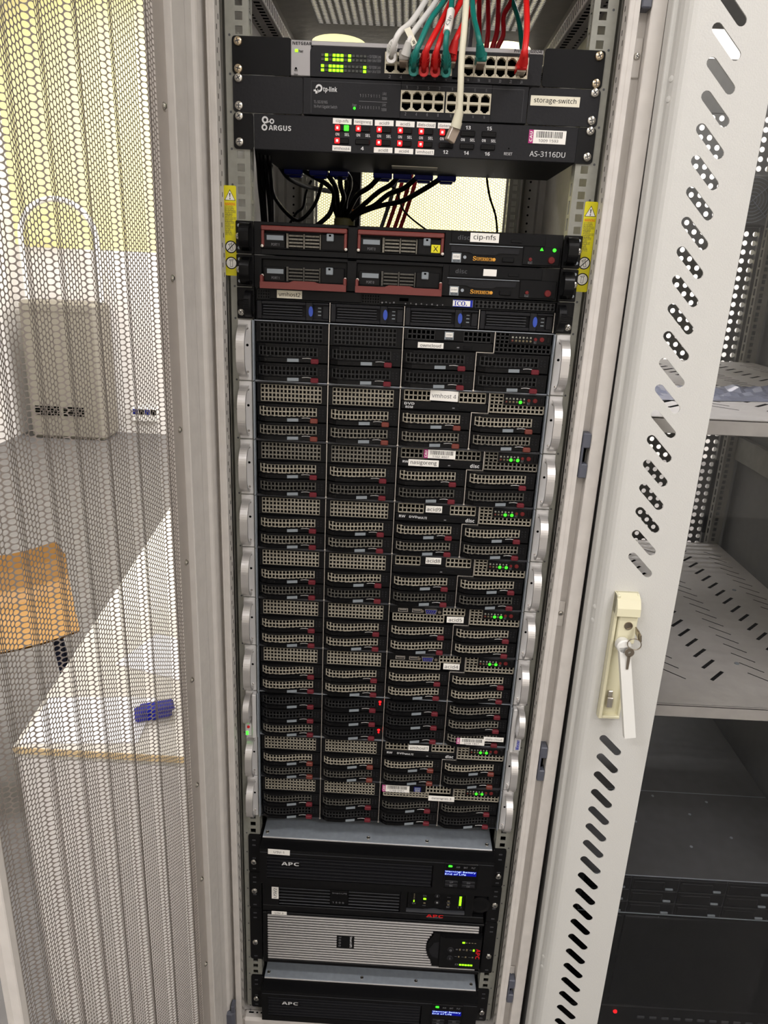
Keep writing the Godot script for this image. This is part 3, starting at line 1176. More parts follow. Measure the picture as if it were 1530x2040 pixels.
# ---------------------------------------------------------------- what shows through the perforated door
func furniture():
	var t := thing("sideboard", "low white cabinet with tan front edge standing left of the rack", "sideboard", Vector3(-490, FLOOR, -700))
	var b := MB.new()
	b.ext(PackedVector2Array([Vector2(-665, 2), Vector2(-312, 2), Vector2(-312, -1420), Vector2(-812, -1420)]), "y", 588, 610)
	part("top", b, M.white_top, t)
	b = MB.new()
	b.box(-665, -312, 597, 610.5, 2, 5, 0.8)
	part("front_edge", b, M.wood_edge, t)
	b = MB.new()
	b.ext(PackedVector2Array([Vector2(-655, -20), Vector2(-318, -20), Vector2(-318, -1410), Vector2(-790, -1410)]), "y", FLOOR + 2, 588)
	part("carcass", b, M.drawer_front, t)
	b = MB.new()
	b.box(-662, -316, FLOOR + 40, 584, -20, 0, 2)
	part("door_panel", b, M.drawer_front, t)
	for q in [["sheet_of_paper", "white sheet of paper on the sideboard near its front edge", -560, -90, 0.1], ["sheet_of_paper", "white sheet of paper on the sideboard at its right rear", -470, -330, -0.3]]:
		var p := thing(q[0], q[1], "paper", Vector3(q[2], 610.2, q[3]), "", true)
		var m := MB.new()
		m.box(-105, 105, 0, 1.2, -74, 74)
		part("sheet", m, M.paper, p)
		p.rotation.y = q[4]
	var c := thing("folded_cloth", "small folded dark blue cloth on the sideboard by the rack", "cloth", Vector3(-450, 610.2, -115), "", true)
	var cm := MB.new()
	cm.box(-34, 34, 0, 14, -22, 22, 5)
	cm.box(-24, 40, 12, 22, -16, 18, 4)
	part("folds", cm, M.blue_cloth, c)
	c.rotation.y = 0.4
	var cr := thing("storage_crate", "dark navy crate on the floor between the orange chair and sideboard", "crate", Vector3(-915, FLOOR, -1000), "", true)
	var cb := MB.new()
	cb.box(-110, 110, 0, 14, -270, 270, 3)
	for x in [-110, 102]:
		cb.box(x, x + 8, 0, 270, -270, 270, 2)
	for z in [-270, 262]:
		cb.box(-110, 110, 0, 270, z, z + 8, 2)
	part("body", cb, M.navy, cr)
	var rim := MB.new()
	rim.box(-118, 118, 258, 276, 262, 276, 3)
	rim.box(-118, 118, 258, 276, -276, -262, 3)
	rim.box(104, 118, 258, 276, -276, 276, 3)
	rim.box(-118, -104, 258, 276, -276, 276, 3)
	part("rim", rim, M.navy, cr)
	# chair with an orange shell
	var ch := thing("shell_chair", "chair with orange shell seat on dark legs, seen through the perforated door", "chair", Vector3(-1265, FLOOR, -1000), "", true)
	var s := MB.new()
	var prof := [Vector2(0, 0), Vector2(0, 430), Vector2(60, 424), Vector2(200, 418), Vector2(330, 430), Vector2(390, 460), Vector2(420, 520), Vector2(432, 575)]
	for i in range(1, 7):
		var a: Vector2 = prof[i]
		var e: Vector2 = prof[i + 1]
		for k in 8:
			var x0 := -220.0 + k * 55.0
			var x1 := x0 + 55.0
			var w0 := 1.0 - (0.14 if i > 5 else 0.0)
			var l0 := pow(absf(x0) / 220.0, 2.0) * 30.0
			var l1 := pow(absf(x1) / 220.0, 2.0) * 30.0
			s.quad(Vector3(x0, a.y + l0, 220 - a.x), Vector3(x1, a.y + l1, 220 - a.x), Vector3(x1 * w0, e.y + l1, 220 - e.x), Vector3(x0 * w0, e.y + l0, 220 - e.x), Vector3(0, 1, 1))
			s.quad(Vector3(x0, a.y + l0 - 9, 220 - a.x - 5), Vector3(x1, a.y + l1 - 9, 220 - a.x - 5), Vector3(x1 * w0, e.y + l1 - 9, 220 - e.x - 5), Vector3(x0 * w0, e.y + l0 - 9, 220 - e.x - 5), Vector3(0, -1, -1))
	part("shell", s, M.orange_shell, ch)
	for x in [-1, 1]:
		for z in [-1, 1]:
			var g := MB.new()
			g.tube(PackedVector3Array([Vector3(x * 150, 415, z * 130 + 20), Vector3(x * 195, 0, z * 200 + 10)]), 13, 10)
			part("leg", g, M.navy, ch)
	ch.rotation.y = 0.5
	# grey cupboard with an arched tube frame on it, far off by the wall
	var cu := thing("grey_cupboard", "beige grey cupboard with dark vents low on its front, against the far wall", "cupboard", Vector3(-2940, FLOOR, -5280))
	b = MB.new()
	b.box(-3270, -2605, FLOOR, 1062, -5450, -5120, 30)
	b.box(-3240, -2635, 980, 1040, -5120, -5114, 2)
	part("body", b, M.device_beige, cu)
	for q in [[-3210, -3000], [-2960, -2860], [-2840, -2780]]:
		var m := MB.new()
		for i in 4:
			m.box(q[0], q[1], 92 + i * 22, 106 + i * 22, -5121, -5112, 2)
		part("vent", m, M.dark, cu)
	var ar := thing("arched_frame", "white arched tube frame standing on the beige grey cupboard", "frame", Vector3(-2945, 1062, -5300))
	var pts := [Vector3(-3265, 1062, -5300), Vector3(-3265, 1350, -5300)]
	for i in 13:
		var a := PI - PI * i / 12.0
		pts.append(Vector3(-2945 + cos(a) * 320, 1560 + sin(a) * 310, -5300))
	pts.append(Vector3(-2625, 1350, -5300))
	pts.append(Vector3(-2625, 1062, -5300))
	var am := MB.new()
	am.tube(smooth(pts, 3), 24, 10)
	part("tube", am, M.handle_white, ar)
	var sk := thing("socket_box", "white socket box with blue sockets low on the far white wall", "socket box", Vector3(-2365, 60, -5490))
	b = MB.new()
	b.box(-2480, -2250, 0, 130, -5496, -5450, 8)
	part("box", b, M.label, sk)
	for i in 4:
		var m := MB.new()
		m.box(-2470 + i * 56, -2424 + i * 56, 66, 116, -5452, -5446, 3)
		part("socket", m, M.plug_blue if i % 2 == 0 else M.dark, sk)


# ---------------------------------------------------------------- pieces shared by the devices
func once(key: String, make: Callable) -> Mesh:
	if not cache.has(key):
		cache[key] = make.call()
	return cache[key]


# a pan-head screw with a cross recess, facing the viewer
func screw(parent: Node3D, x: float, y: float, z: float, r := 5.2, m: Material = null):
	var head := once("screw%.1f" % r, func():
		var b := MB.new()
		b.lathe(Vector3.ZERO, Vector3.BACK, [Vector2(r, 0), Vector2(r, r * 0.22), Vector2(r * 0.86, r * 0.42), Vector2(r * 0.5, r * 0.56), Vector2(0.001, r * 0.6)], 18)
		return b.mesh())
	var cross := once("cross%.1f" % r, func():
		var b := MB.new()
		b.box(-r * 0.55, r * 0.55, -r * 0.11, r * 0.11, r * 0.3, r * 0.62)
		b.box(-r * 0.11, r * 0.11, -r * 0.55, r * 0.55, r * 0.3, r * 0.62)
		return b.mesh())
	var o := part("screw", head, m if m else M.screw, parent, Vector3(x, y, z))
	var c := part("cross_recess", cross, M.dark_grey, o)
	c.rotation.z = fposmod(x * 0.37 + y * 0.11, 1.5)


# a lattice of bars between x0..x1 and y0..y1 that leaves cols x rows openings; bend(x) moves it forward
func lattice(b: MB, x0: float, x1: float, y0: float, y1: float, cols: int, rows: int, bar: float, z: float, deep: float, bend = null):
	var dx := (x1 - x0) / cols
	var dy := (y1 - y0) / rows
	for i in cols + 1:
		var x := x0 + i * dx
		var zz: float = z + (bend.call(x) if bend != null else 0.0)
		b.box(x - bar / 2, x + bar / 2, y0, y1, zz - deep, zz)
	for j in rows + 1:
		var y := y0 + j * dy
		if bend != null:
			for i in cols:
				var xa := x0 + i * dx
				bent(b, xa, xa + dx, y - bar / 2, y + bar / 2, z, deep, bend)
		else:
			b.box(x0, x1, y - bar / 2, y + bar / 2, z - deep, z)


# a short slab whose front follows bend(x)
func bent(b: MB, xa: float, xb: float, y0: float, y1: float, z: float, deep: float, bend: Callable):
	var za: float = z + bend.call(xa)
	var zb: float = z + bend.call(xb)
	b.quad(Vector3(xa, y0, za), Vector3(xb, y0, zb), Vector3(xb, y1, zb), Vector3(xa, y1, za), Vector3.BACK)
	b.quad(Vector3(xa, y1, za), Vector3(xb, y1, zb), Vector3(xb, y1, zb - deep), Vector3(xa, y1, za - deep), Vector3.UP)
	b.quad(Vector3(xa, y0, za), Vector3(xb, y0, zb), Vector3(xb, y0, zb - deep), Vector3(xa, y0, za - deep), Vector3.DOWN)


func slab(b: MB, x0: float, x1: float, y0: float, y1: float, z: float, deep: float, bend: Callable, cuts := 14):
	for i in cuts:
		bent(b, lerpf(x0, x1, float(i) / cuts), lerpf(x0, x1, float(i + 1) / cuts), y0, y1, z, deep, bend)


# how far the face of a drive tray bulges, x from its left end (105 mm wide)
func bulge(x: float) -> float:
	return 9.0 * smoothstep(-2.0, 14.0, x) * (1.0 - 0.8 * smoothstep(30.0, 82.0, x)) - 1.0


const TW := 105.0
const TH := 26.6


func tray_meshes():
	var f := MB.new()   # the tray's face: top bar, posts, lever, the block with the status windows
	slab(f, 0, TW, 22.5, TH, 1.5, 8.0, bulge)
	slab(f, 0, 5.0, 8.0, 22.5, 1.0, 8.0, bulge, 3)
	f.box(89.5, TW, 0.6, 23.0, -8, 1.6, 0.5)
	slab(f, 0, 90.0, 7.0, 9.4, 1.0, 8.0, bulge)
	f.box(0, TW, 0, TH, -14, -8)
	cache.tray_frame = f.mesh()
	var l := MB.new()   # the glossy swing lever along the bottom
	slab(l, 1.5, 82.0, 0.8, 6.6, 2.6, 6.0, bulge)
	cache.tray_lever = l.mesh()
	var g := MB.new()
	lattice(g, 5.0, 89.5, 9.4, 22.5, 15, 2, 1.6, 1.0, 1.2, bulge)
	cache.tray_grille = g.mesh()
	var r := MB.new()
	r.box(80.5, 92.0, -0.8, 6.4, 0.0, 6.5, 1.2)
	cache.tray_latch = r.mesh()
	var s := MB.new()
	slab(s, 46.5, 63.0, 1.4, 6.2, 3.1, 0.8, bulge, 6)
	cache.tray_strip = s.mesh()
	var e := MB.new()   # the lever's highlight, modelled as a pale tube rising to the latch
	var gleam := PackedVector3Array()
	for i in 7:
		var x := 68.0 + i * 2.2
		gleam.append(Vector3(x, 6.6 + sin(i / 6.0 * PI) * 0.6, 3.2 + bulge(x)))
	e.tube(gleam, 0.45, 5)
	cache.tray_highlight = e.mesh()
	var w := MB.new()
	for j in 3:
		for i in 2:
			w.lathe(Vector3(94.5 + i * 5.0, 11.0 + j * 4.0, 1.6), Vector3.BACK, [Vector2(1.2, 0), Vector2(0.9, 0.35), Vector2(0.001, 0.4)], 8)
	cache.tray_windows = w.mesh()
	var fan := MB.new()
	lattice(fan, 5.5, 97.0, 0.5, 26.0, 16, 4, 1.85, 0.0, 1.2)
	cache.fan_grille = fan.mesh()
	var ff := MB.new()
	ff.box(0, 5.5, 0, 27.5, -6, 0.8, 0.3)
	ff.box(97, TW, 0, 27.5, -6, 0.8, 0.3)
	ff.box(0, TW, 26.0, 28.2, -6, 0.8, 0.3)
	ff.box(0, TW, -1.2, 0.6, -6, 1.4, 0.3)
	ff.box(0, TW, 0, 27.5, -14, -9)
	cache.fan_frame = ff.mesh()


func tray(s: Node3D, x: float, y: float, dust: Material, strip := true, red := false, latch: Material = null):
	var o := part("drive_tray", cache.tray_frame, M.black, s, Vector3(x, y, 0))
	part("grille", cache.tray_grille, dust, o)
	part("lever", cache.tray_lever, M.black_gloss, o)
	part("latch", cache.tray_latch, latch if latch else M.latch, o)
	part("lever_highlight", cache.tray_highlight, M.alu, o)
	part("status_windows", cache.tray_windows, M.charcoal, o)
	if strip:
		part("label_strip", cache.tray_strip, M.strip, o)
	if red:
		var b := MB.new()
		b.lathe(Vector3(99, 20, 1.6), Vector3.BACK, [Vector2(2.4, 0), Vector2(1.8, 1.3), Vector2(0.001, 1.6)], 12)
		b.lathe(Vector3(99, 15, 1.6), Vector3.BACK, [Vector2(1.6, 0), Vector2(1.3, 0.8), Vector2(0.001, 1.0)], 12)
		part("red_lamp", b, M.led_red, o)


# the D-shaped grip of a server ear, from y0 to y1, standing out by out
func grip(y0: float, y1: float, out: float, x0: float, x1: float, thick := 4.5) -> MB:
	var b := MB.new()
	var outer := PackedVector2Array()
	var inner := PackedVector2Array()
	var r := minf(out - thick, (y1 - y0) * 0.42)
	var pts := []
	pts.append([Vector2(y0, 1), Vector2(y0 + thick, 1)])
	for i in 13:
		var t := PI - PI / 2 * i / 12.0
		var c := Vector2(y0 + r, out - r)
		pts.append([c + Vector2(cos(t), sin(t)) * r, c + Vector2(cos(t), sin(t)) * (r - thick)])
	for i in 13:
		var t := PI / 2 - PI / 2 * i / 12.0
		var c := Vector2(y1 - r, out - r)
		pts.append([c + Vector2(cos(t), sin(t)) * r, c + Vector2(cos(t), sin(t)) * (r - thick)])
	pts.append([Vector2(y1, 1), Vector2(y1 - thick, 1)])
	for q in pts:
		outer.append(q[0])
	for i in range(pts.size() - 1, -1, -1):
		inner.append(pts[i][1])
	outer.append_array(inner)
	b.ext(outer, "x", x0, x1)
	return b


func ears_2u(s: Node3D):
	for side in [-1, 1]:
		var e := MB.new()
		e.box(side * 241.3, side * 221.5, 0.7, 88.2, 0.3, 3.2, 0.8)
		var o := part("ear", e, M.ear_silver, s)
		var lip := MB.new()
		lip.box(side * 219.6, side * 217.4, 0.7, 88.2, -4, 7.0, 0.7)
		part("chassis_edge", lip, M.zinc, o)
		part("handle", grip(6, 82, 33, side * 226.0, side * 238.0), M.alu, o)
		for y in [13, 52, 76]:
			var d := MB.new()
			d.lathe(Vector3(side * 227.5, y, 3.2), Vector3.BACK, [Vector2(2.0, 0), Vector2(1.6, 0.5), Vector2(0.001, 0.6)], 10)
			part("ear_screw", d, M.dark if y == 52 else M.steel, o)


# chassis of a 2U server: steel box, thin steel partitions between the four columns
func chassis_2u(s: Node3D, split := true, bright := false):
	var b := MB.new()
	b.box(-217, 217, 0.8, 88.1, -640, -15)
	part("chassis", b, M.black, s)
	var p := MB.new()
	p.box(-217, 217, 0.2, 1.3, -15, 1.5)
	p.box(-217, 217, 87.4, 88.6, -15, 1.5)
	part("chassis_rim", p, M.zinc if bright else M.dark_grey, s)
	var heights := [88.0, 88.0, 58.0 if split else 88.0]
	for i in 3:
		var x := -108.0 + i * 108.0
		var q := MB.new()
		q.box(x - 0.8, x + 0.8, 0.5, heights[i], -15, 3.0, 0.3)
		q.lathe(Vector3(x, 1.4, 2.4), Vector3.BACK, [Vector2(1.9, 0), Vector2(1.5, 0.8), Vector2(0.001, 1.0)], 10)
		part("partition", q, M.steel, s)
	if split:
		var q := MB.new()
		q.box(132.2, 133.6, 57.2, 88.0, -15, 2.6, 0.2)
		q.box(107.4, 133.6, 56.8, 58.0, -15, 2.6, 0.2)
		part("partition", q, M.steel, s)


func control_panel(s: Node3D, lit: Array):
	var b := MB.new()
	b.box(154.5, 215.0, 71.5, 87.0, -6, 2.5, 0.8)
	b.box(208.0, 212.5, 75.0, 84.5, 2.0, 3.6, 0.6)
	var o := part("control_panel", b, M.black, s)
	for i in 6:
		var x := 158.5 + i * 5.2
		var ic := MB.new()
		match i % 3:
			0: ic.ext(ngon(1.5, 1.5, 8), "z", 2.5, 2.8)
			1: ic.ext(ngon(1.8, 1.8, 3, PI / 2), "z", 2.5, 2.8)
			2: ic.ext(rect(2.2, 2.6), "z", 2.5, 2.8)
		part("icon", ic, M.icon, o, Vector3(x, 81.2, 0))
		var l := MB.new()
		var on: bool = i in lit
		l.lathe(Vector3.ZERO, Vector3.BACK, [Vector2(2.5 if on else 1.7, 0), Vector2(2.0 if on else 1.3, 0.9), Vector2(0.001, 1.2)], 12)  # lit lamps are made larger to include their bloom
		part("status_lamp", l, M.led_green if on else (M.led_red_off if i == 0 else M.led_off), o, Vector3(x, 76.4, 2.4))
	for q in [[191.5, 2.6], [200.8, 3.6]]:
		var k := MB.new()
		k.lathe(Vector3(q[0], 79.4, 2.4), Vector3.BACK, [Vector2(q[1], 0), Vector2(q[1] * 0.8, 1.3), Vector2(0.001, 1.5)], 14)
		part("push_button", k, M.red_button, o)
	text("RST", o, 189.6, 193.4, 75.2, 0.9, 2.7, M.grey_print)


func grid(s: Node3D, x0: float, x1: float, y0: float, y1: float, cols: int, rows: int, m: Material):
	var b := MB.new()
	lattice(b, x0, x1, y0, y1, cols, rows, 1.8, 0.0, 1.2)
	part("vent_grille", b, m, s)


func optical_drive(s: Node3D, marks: Array):
	var b := MB.new()
	b.box(2.6, 131.0, 58.6, 70.4, -6, 2.2, 0.6)
	var o := part("optical_drive", b, M.black, s)
	var k := MB.new()
	k.box(88.5, 101.5, 61.0, 65.5, 2.0, 3.0, 0.4)
	part("eject_button", k, M.black_matt, o)
	var l := MB.new()
	l.box(79.0, 82.5, 62.0, 63.6, 2.0, 2.7)
	part("activity_lamp", l, M.grey_print, o)
	for q in marks:
		text(q[0], o, q[1], q[2], q[3], q[4], 2.3, M.white_print, bold)


# the common 2U server. cfg: dusts [fans, upper trays, lower trays], lit, front (callable), bare (trays without a strip)
func server_2u(u: int, label: String, cfg: Dictionary) -> Node3D:
	var s := thing("rack_server", label, "server", Vector3(0, u * U, 0), "two-unit servers with pull-out drives", true)
	chassis_2u(s, true, u == 29)
	ears_2u(s)
	for i in 2:
		var o := part("fan_panel", cache.fan_frame, M.black, s, Vector3(-214.5 + i * 108.0, 58.8, 0))
		part("fan_grille", cache.fan_grille, cfg.dust[0], o)
	for i in 4:
		var x := -214.5 + i * 108.0
		for j in 2:
			tray(s, x, 30.0 - j * 28.0, cfg.dust[2 if j else 1], not ([i, j] in cfg.get("bare", [])), false, cfg.get("latch"))
	# the right half of the top row
	var back := MB.new()
	back.box(2, 215, 58, 87.4, -14, -9)
	part("back_plate", back, M.dark, s)
	grid(s, 134.5, 154.0, 71.5, 87.0, 3, 3, cfg.dust[0])
	grid(s, 134.5, 215.0, 59.5, 71.5, 13, 2, cfg.dust[0])
	control_panel(s, cfg.get("lit", []))
	cfg.front.call(s, cfg.dust[0])
	return s


# top row with a slim optical drive below two small grilles
func front_drive(s: Node3D, dust: Material):
	grid(s, 6.5, 46.0, 72.0, 86.0, 6, 2, dust)
	grid(s, 88.0, 127.5, 72.0, 86.0, 6, 2, dust)
	var b := MB.new()
	b.box(46.5, 87.5, 71.2, 87.2, -6, 1.0, 0.4)
	part("centre_panel", b, M.black, s)
	for x in [1.6, 128.0]:
		b = MB.new()
		b.box(x, x + 4.2, 71.2, 87.2, -6, 1.0, 0.4)
		part("end_post", b, M.black, s)


# top row with a serial port and two USB sockets instead
func front_ports(s: Node3D, dust: Material):
	grid(s, 7.0, 91.0, 60.0, 73.0, 15, 2, dust)
	grid(s, 89.5, 125.0, 74.0, 87.0, 6, 2, dust)
	var b := MB.new()
	b.box(2, 88.5, 74.0, 87.4, -6, 1.2, 0.4)
	b.box(125.5, 132, 59, 87.4, -6, 1.0, 0.4)
	part("port_panel", b, M.black, s)
	for x in [15.0, 38.0]:
		var k := MB.new()
		k.cell(ring(rect(16, 6.5), rect(13.5, 4.6)), Vector3(x + 8, 80.5, 2.6), 4.0)
		k.box(x + 2, x + 14, 79.9, 81.6, -1, 1.6)
		part("usb_socket", k, M.steel, s)
	var d := MB.new()
	var shell := PackedVector2Array([Vector2(-10, 4), Vector2(10, 4), Vector2(8, -4.2), Vector2(-8, -4.2)])
	d.ext(shell, "z", 1.0, 5.5)
	var o := part("serial_port", d, M.steel, s, Vector3(69, 80.8, 0))
	var f := MB.new()
	f.ext(PackedVector2Array([Vector2(-9, 3.2), Vector2(9, 3.2), Vector2(7.2, -3.4), Vector2(-7.2, -3.4)]), "z", 5.0, 6.2)
	part("blue_insert", f, M.plug_blue, o)
	var pins := MB.new()
	for i in 9:
		var row := 0 if i < 5 else 1
		pins.box(-6.4 + (i % 5) * 3.2 + row * 1.4, -5.2 + (i % 5) * 3.2 + row * 1.4, 0.6 - row * 2.8, 1.8 - row * 2.8, 6.2, 7.2)
	part("pins", pins, M.steel, o)
	for x in [-14.0, 14.0]:
		var n := MB.new()
		n.frustum(Vector3(x, 0, 1), Vector3(x, 0, 5), 2.8, 2.8, 6)
		part("jack_post", n, M.key, o)


func chip_sticker(s: Node3D, x0: float, x1: float, y0: float, y1: float, blue := false):
	var o := sticker("processor_sticker", s, x0, x1, y0, y1, 1.6, M.plug_blue if blue else M.strip)
	var w := (x1 - x0) / 2
	var h := (y1 - y0) / 2
	var b := MB.new()
	b.box(-w * 0.8, w * 0.8, -h * 0.35, h * 0.75, 0.4, 0.62)
	part("print_panel", b, M.strip if blue else M.label, o)
	text("intel", o, -w * 0.6, w * 0.6, h * 0.25, h * 0.5, 0.7, M.blue_print if blue else M.grey_print)
	text("XEON", o, -w * 0.7, w * 0.7, -h * 0.65, h * 0.3, 0.7, M.white_print if blue else M.ink)


func servers():
	tray_meshes()
	var s: Node3D
	s = server_2u(29, "two-unit server with clean black grilles, label reading owncloud on its slim drive", {"dust": [M.grille_black, M.grille_black, M.grille_black], "front": front_drive, "latch": M.latch})
	optical_drive(s, [])
	sticker("name_label", s, 22, 59.4, 60.0, 68.1, 2.3, M.label, "owncloud", M.ink)
	chip_sticker(s, 60, 73.3, 73.2, 84.6)
	s = server_2u(27, "two-unit server with DVD mark on its drive and handwritten vmhost 4 label", {"dust": [M.dust, M.dust, M.dust_mid], "front": front_drive, "lit": [4], "latch": M.latch_orange})
	optical_drive(s, [["DVD", 7, 22, 66.8, 3.6], ["ROM", 9, 20, 61.5, 1.4]])
	sticker("name_label", s, 44.5, 86.5, 72.6, 88.0, 1.8, M.label, "vmhost 4", M.pencil, 6.0, null, -0.02)
	s = server_2u(25, "two-unit server with magenta-ended barcode label above a nasigoreng label", {"dust": [M.dust_mid, M.dust, M.dust_low], "front": front_drive, "lit": [3, 5], "bare": [[1, 0], [2, 0], [3, 0]]})
	optical_drive(s, [["RW", 9, 18, 66.0, 3.2], ["disc", 113, 127, 64.0, 5.5]])
	barcode(s, 41, 89.3, 72.8, 86.4, 1.8, "1102 4607")
	sticker("name_label", s, 18, 64.6, 59.5, 70.0, 2.3, M.label, "nasigoreng", M.ink)
	s = server_2u(23, "two-unit server with the label acid9 between its small top grilles", {"dust": [M.dust, M.dust, M.dust_mid], "front": front_drive, "lit": [3, 5]})
	optical_drive(s, [["RW", 8, 18, 66, 4.0], ["DVD", 24, 37, 65.6, 3.4], ["MULTI", 38, 52, 64.6, 2.4], ["disc", 113, 127, 64.0, 5.5]])
	sticker("name_label", s, 49.4, 75, 74.0, 85.0, 1.4, M.label, "acid9", M.ink)
	s = server_2u(21, "two-unit server with the label acid8 above a plain blank drive cover", {"dust": [M.dust, M.dust, M.dust_low], "front": front_drive, "lit": [3, 5]})
	optical_drive(s, [])
	sticker("name_label", s, 54.6, 79.6, 75.6, 86.8, 1.4, M.label, "acid8", M.ink)
	s = server_2u(19, "two-unit server with blue serial port and the label acid5", {"dust": [M.dust, M.dust, M.dust], "front": front_ports, "lit": [3, 5], "bare": [[0, 0], [1, 0], [2, 0], [3, 0], [3, 1]]})
	sticker("name_label", s, 96, 124, 61.8, 72.6, 2.0, M.label, "acid5", M.ink, 0.0, null, 0.02)
	s = server_2u(17, "two-unit server with blue serial port and the label acid4", {"dust": [M.dust, M.dust, M.dust], "front": front_ports, "lit": [3, 5], "bare": [[0, 0], [1, 0], [2, 0], [3, 0], [3, 1]]})
	sticker("name_label", s, 96.5, 124, 62.2, 73.4, 2.0, M.label, "acid4", M.pencil)
	twelve_bay()
	s = server_2u(13, "two-unit server with the label vmhost1 under the twelve-drive server", {"dust": [M.dust, M.dust, M.dust_low], "front": front_drive, "lit": [3, 5], "latch": M.latch_orange})
	optical_drive(s, [["RW", 9, 19, 66, 4.0], ["DVD", 27, 40, 65.6, 3.2], ["MULTI", 41, 56, 64.6, 2.4], ["disc", 113, 127, 64.0, 5.5]])
	sticker("name_label", s, 46.6, 82.7, 72.9, 84.0, 1.6, M.label, "vmhost1", M.ink)
	s = server_2u(11, "lowest two-unit server with handwritten datengrab 3 label and barcode above it", {"dust": [M.dust, M.dust_low, M.grille_black], "front": func(q, dust):
		grid(q, 7.0, 88.0, 60.0, 70.0, 14, 2, dust)
		grid(q, 84.0, 127.0, 71.5, 87.0, 7, 2, dust)
		var b := MB.new()
		b.box(2, 82.5, 71.4, 87.4, -6, 1.0, 0.4)
		b.box(128, 132, 59, 87.4, -6, 1.0, 0.4)
		part("blank_panel", b, M.black, q), "lit": [3, 5], "bare": [[3, 0]]})
	barcode(s, 4, 53.3, 70.0, 84.6, 1.6, "1102 5551")
	chip_sticker(s, 61.4, 74.1, 73.2, 83.6, true)
	sticker("name_label", s, 88.5, 135.6, 57.0, 68.2, 3.4, M.label, "datengrab 3", M.pencil, 4.0)


func twelve_bay():
	var s := thing("rack_server", "twelve-drive server with two red lamps and a diels-cloud label", "server", Vector3(0, 15 * U, 0), "two-unit servers with pull-out drives", true)
	chassis_2u(s, false, true)
	for i in 4:
		for j in 3:
			tray(s, -214.5 + i * 108.0, 59.5 - j * 28.6, [M.grille_black, M.grille_black, M.dust_mid][j] if i == 0 else (M.dust_mid if i == 3 else M.grille_black), i < 3, i == 1 and j != 1)
	for side in [-1, 1]:
		var e := MB.new()
		e.box(side * 241.3, side * 221.5, 0.7, 88.2, 0.3, 3.0, 0.8)
		e.box(side * 228.0, side * 221.0, 0.7, 88.2, 0.3, 16.0, 1.5)
		var o := part("ear", e, M.ear_silver, s)
		var lip := MB.new()
		lip.box(side * 219.6, side * 217.2, 0.7, 88.2, -4, 12.0, 0.7)
		part("chassis_edge", lip, M.zinc, o)
		part("handle", grip(32, 84, 34, side * 230.0, side * 240.0, 4.0), M.alu, o)
		var cap := MB.new()
		cap.box(side * 241.0, side * 228.5, 2.0, 28.0, 2.0, 12.0, 1.2)
		var k := part("ear_block", cap, M.ear_silver, o)
		if side < 0:
			var b := MB.new()
			b.lathe(Vector3(-235, 21.0, 12), Vector3.BACK, [Vector2(2.8, 0), Vector2(2.3, 1.4), Vector2(0.001, 1.8)], 12)
			part("red_button", b, M.red_print, k)
			for y in [10.5, 6.2]:
				var g := MB.new()
				g.box(-239.2, -235.4, y - 1.4, y + 1.4, 11.8, 13.0, 0.4)
				part("green_lamp", g, M.led_green, k)
		else:
			text("Wiesner", k, 225.0, 245.0, 15.0, 6.0, 12.3, M.blue_print, bold, "lettering", PI / 2)
	var o2 := sticker("name_label", s, 176, 210.5, 17.5, 26.5, 9.5, M.label, "diels-cloud", M.pencil, 3.6)
	barcode(s, 129, 178.0, 8.0, 21.5, 9.8, "1008 1857")
	o2.rotation.z = 0.0


# ---------------------------------------------------------------- the three one-unit servers above them
func ears_1u(s: Node3D, style: String):
	for side in [-1, 1]:
		var e := MB.new()
		e.box(side * 241.3, side * 216.5, 0.8, 43.8, 0.3, 3.0, 0.8)
		var o := part("ear", e, M.black, s)
		if style == "arc":
			part("handle", grip(4.0, 41.0, 30, side * 218.5, side * 232.0, 5.0), M.black_gloss, o)
			screw(o, side * 237.0, 23.5, 3.0, 4.8)
			for y in [8.0, 37.5]:
				var d := MB.new()
				d.lathe(Vector3(side * 237.0, y, 3.0), Vector3.BACK, [Vector2(2.2, 0), Vector2(1.8, 0.6), Vector2(0.001, 0.8)], 10)
				part("ear_screw", d, M.zinc, o)
		else:
			part("handle", grip(4.0, 40.0, 22, side * 218.0, side * 228.0, 6.0), M.black, o)
			screw(o, side * 235.5, 9.5, 3.0, 4.8)
			var d := MB.new()
			for i in 5:
				d.box(side * 229.0, side * 220.5, 16 + i * 3.0, 17.4 + i * 3.0, 20.0, 23.2, 0.3)
			part("finger_ribs", d, M.black_matt, o)
			var r := MB.new()
			r.cell(ring(rrect(12, 9, 3), rrect(8, 5, 2)), Vector3(side * 235.0, 22.0, 4.0), 3.0)
			part("slot_rim", r, M.black_gloss, o)


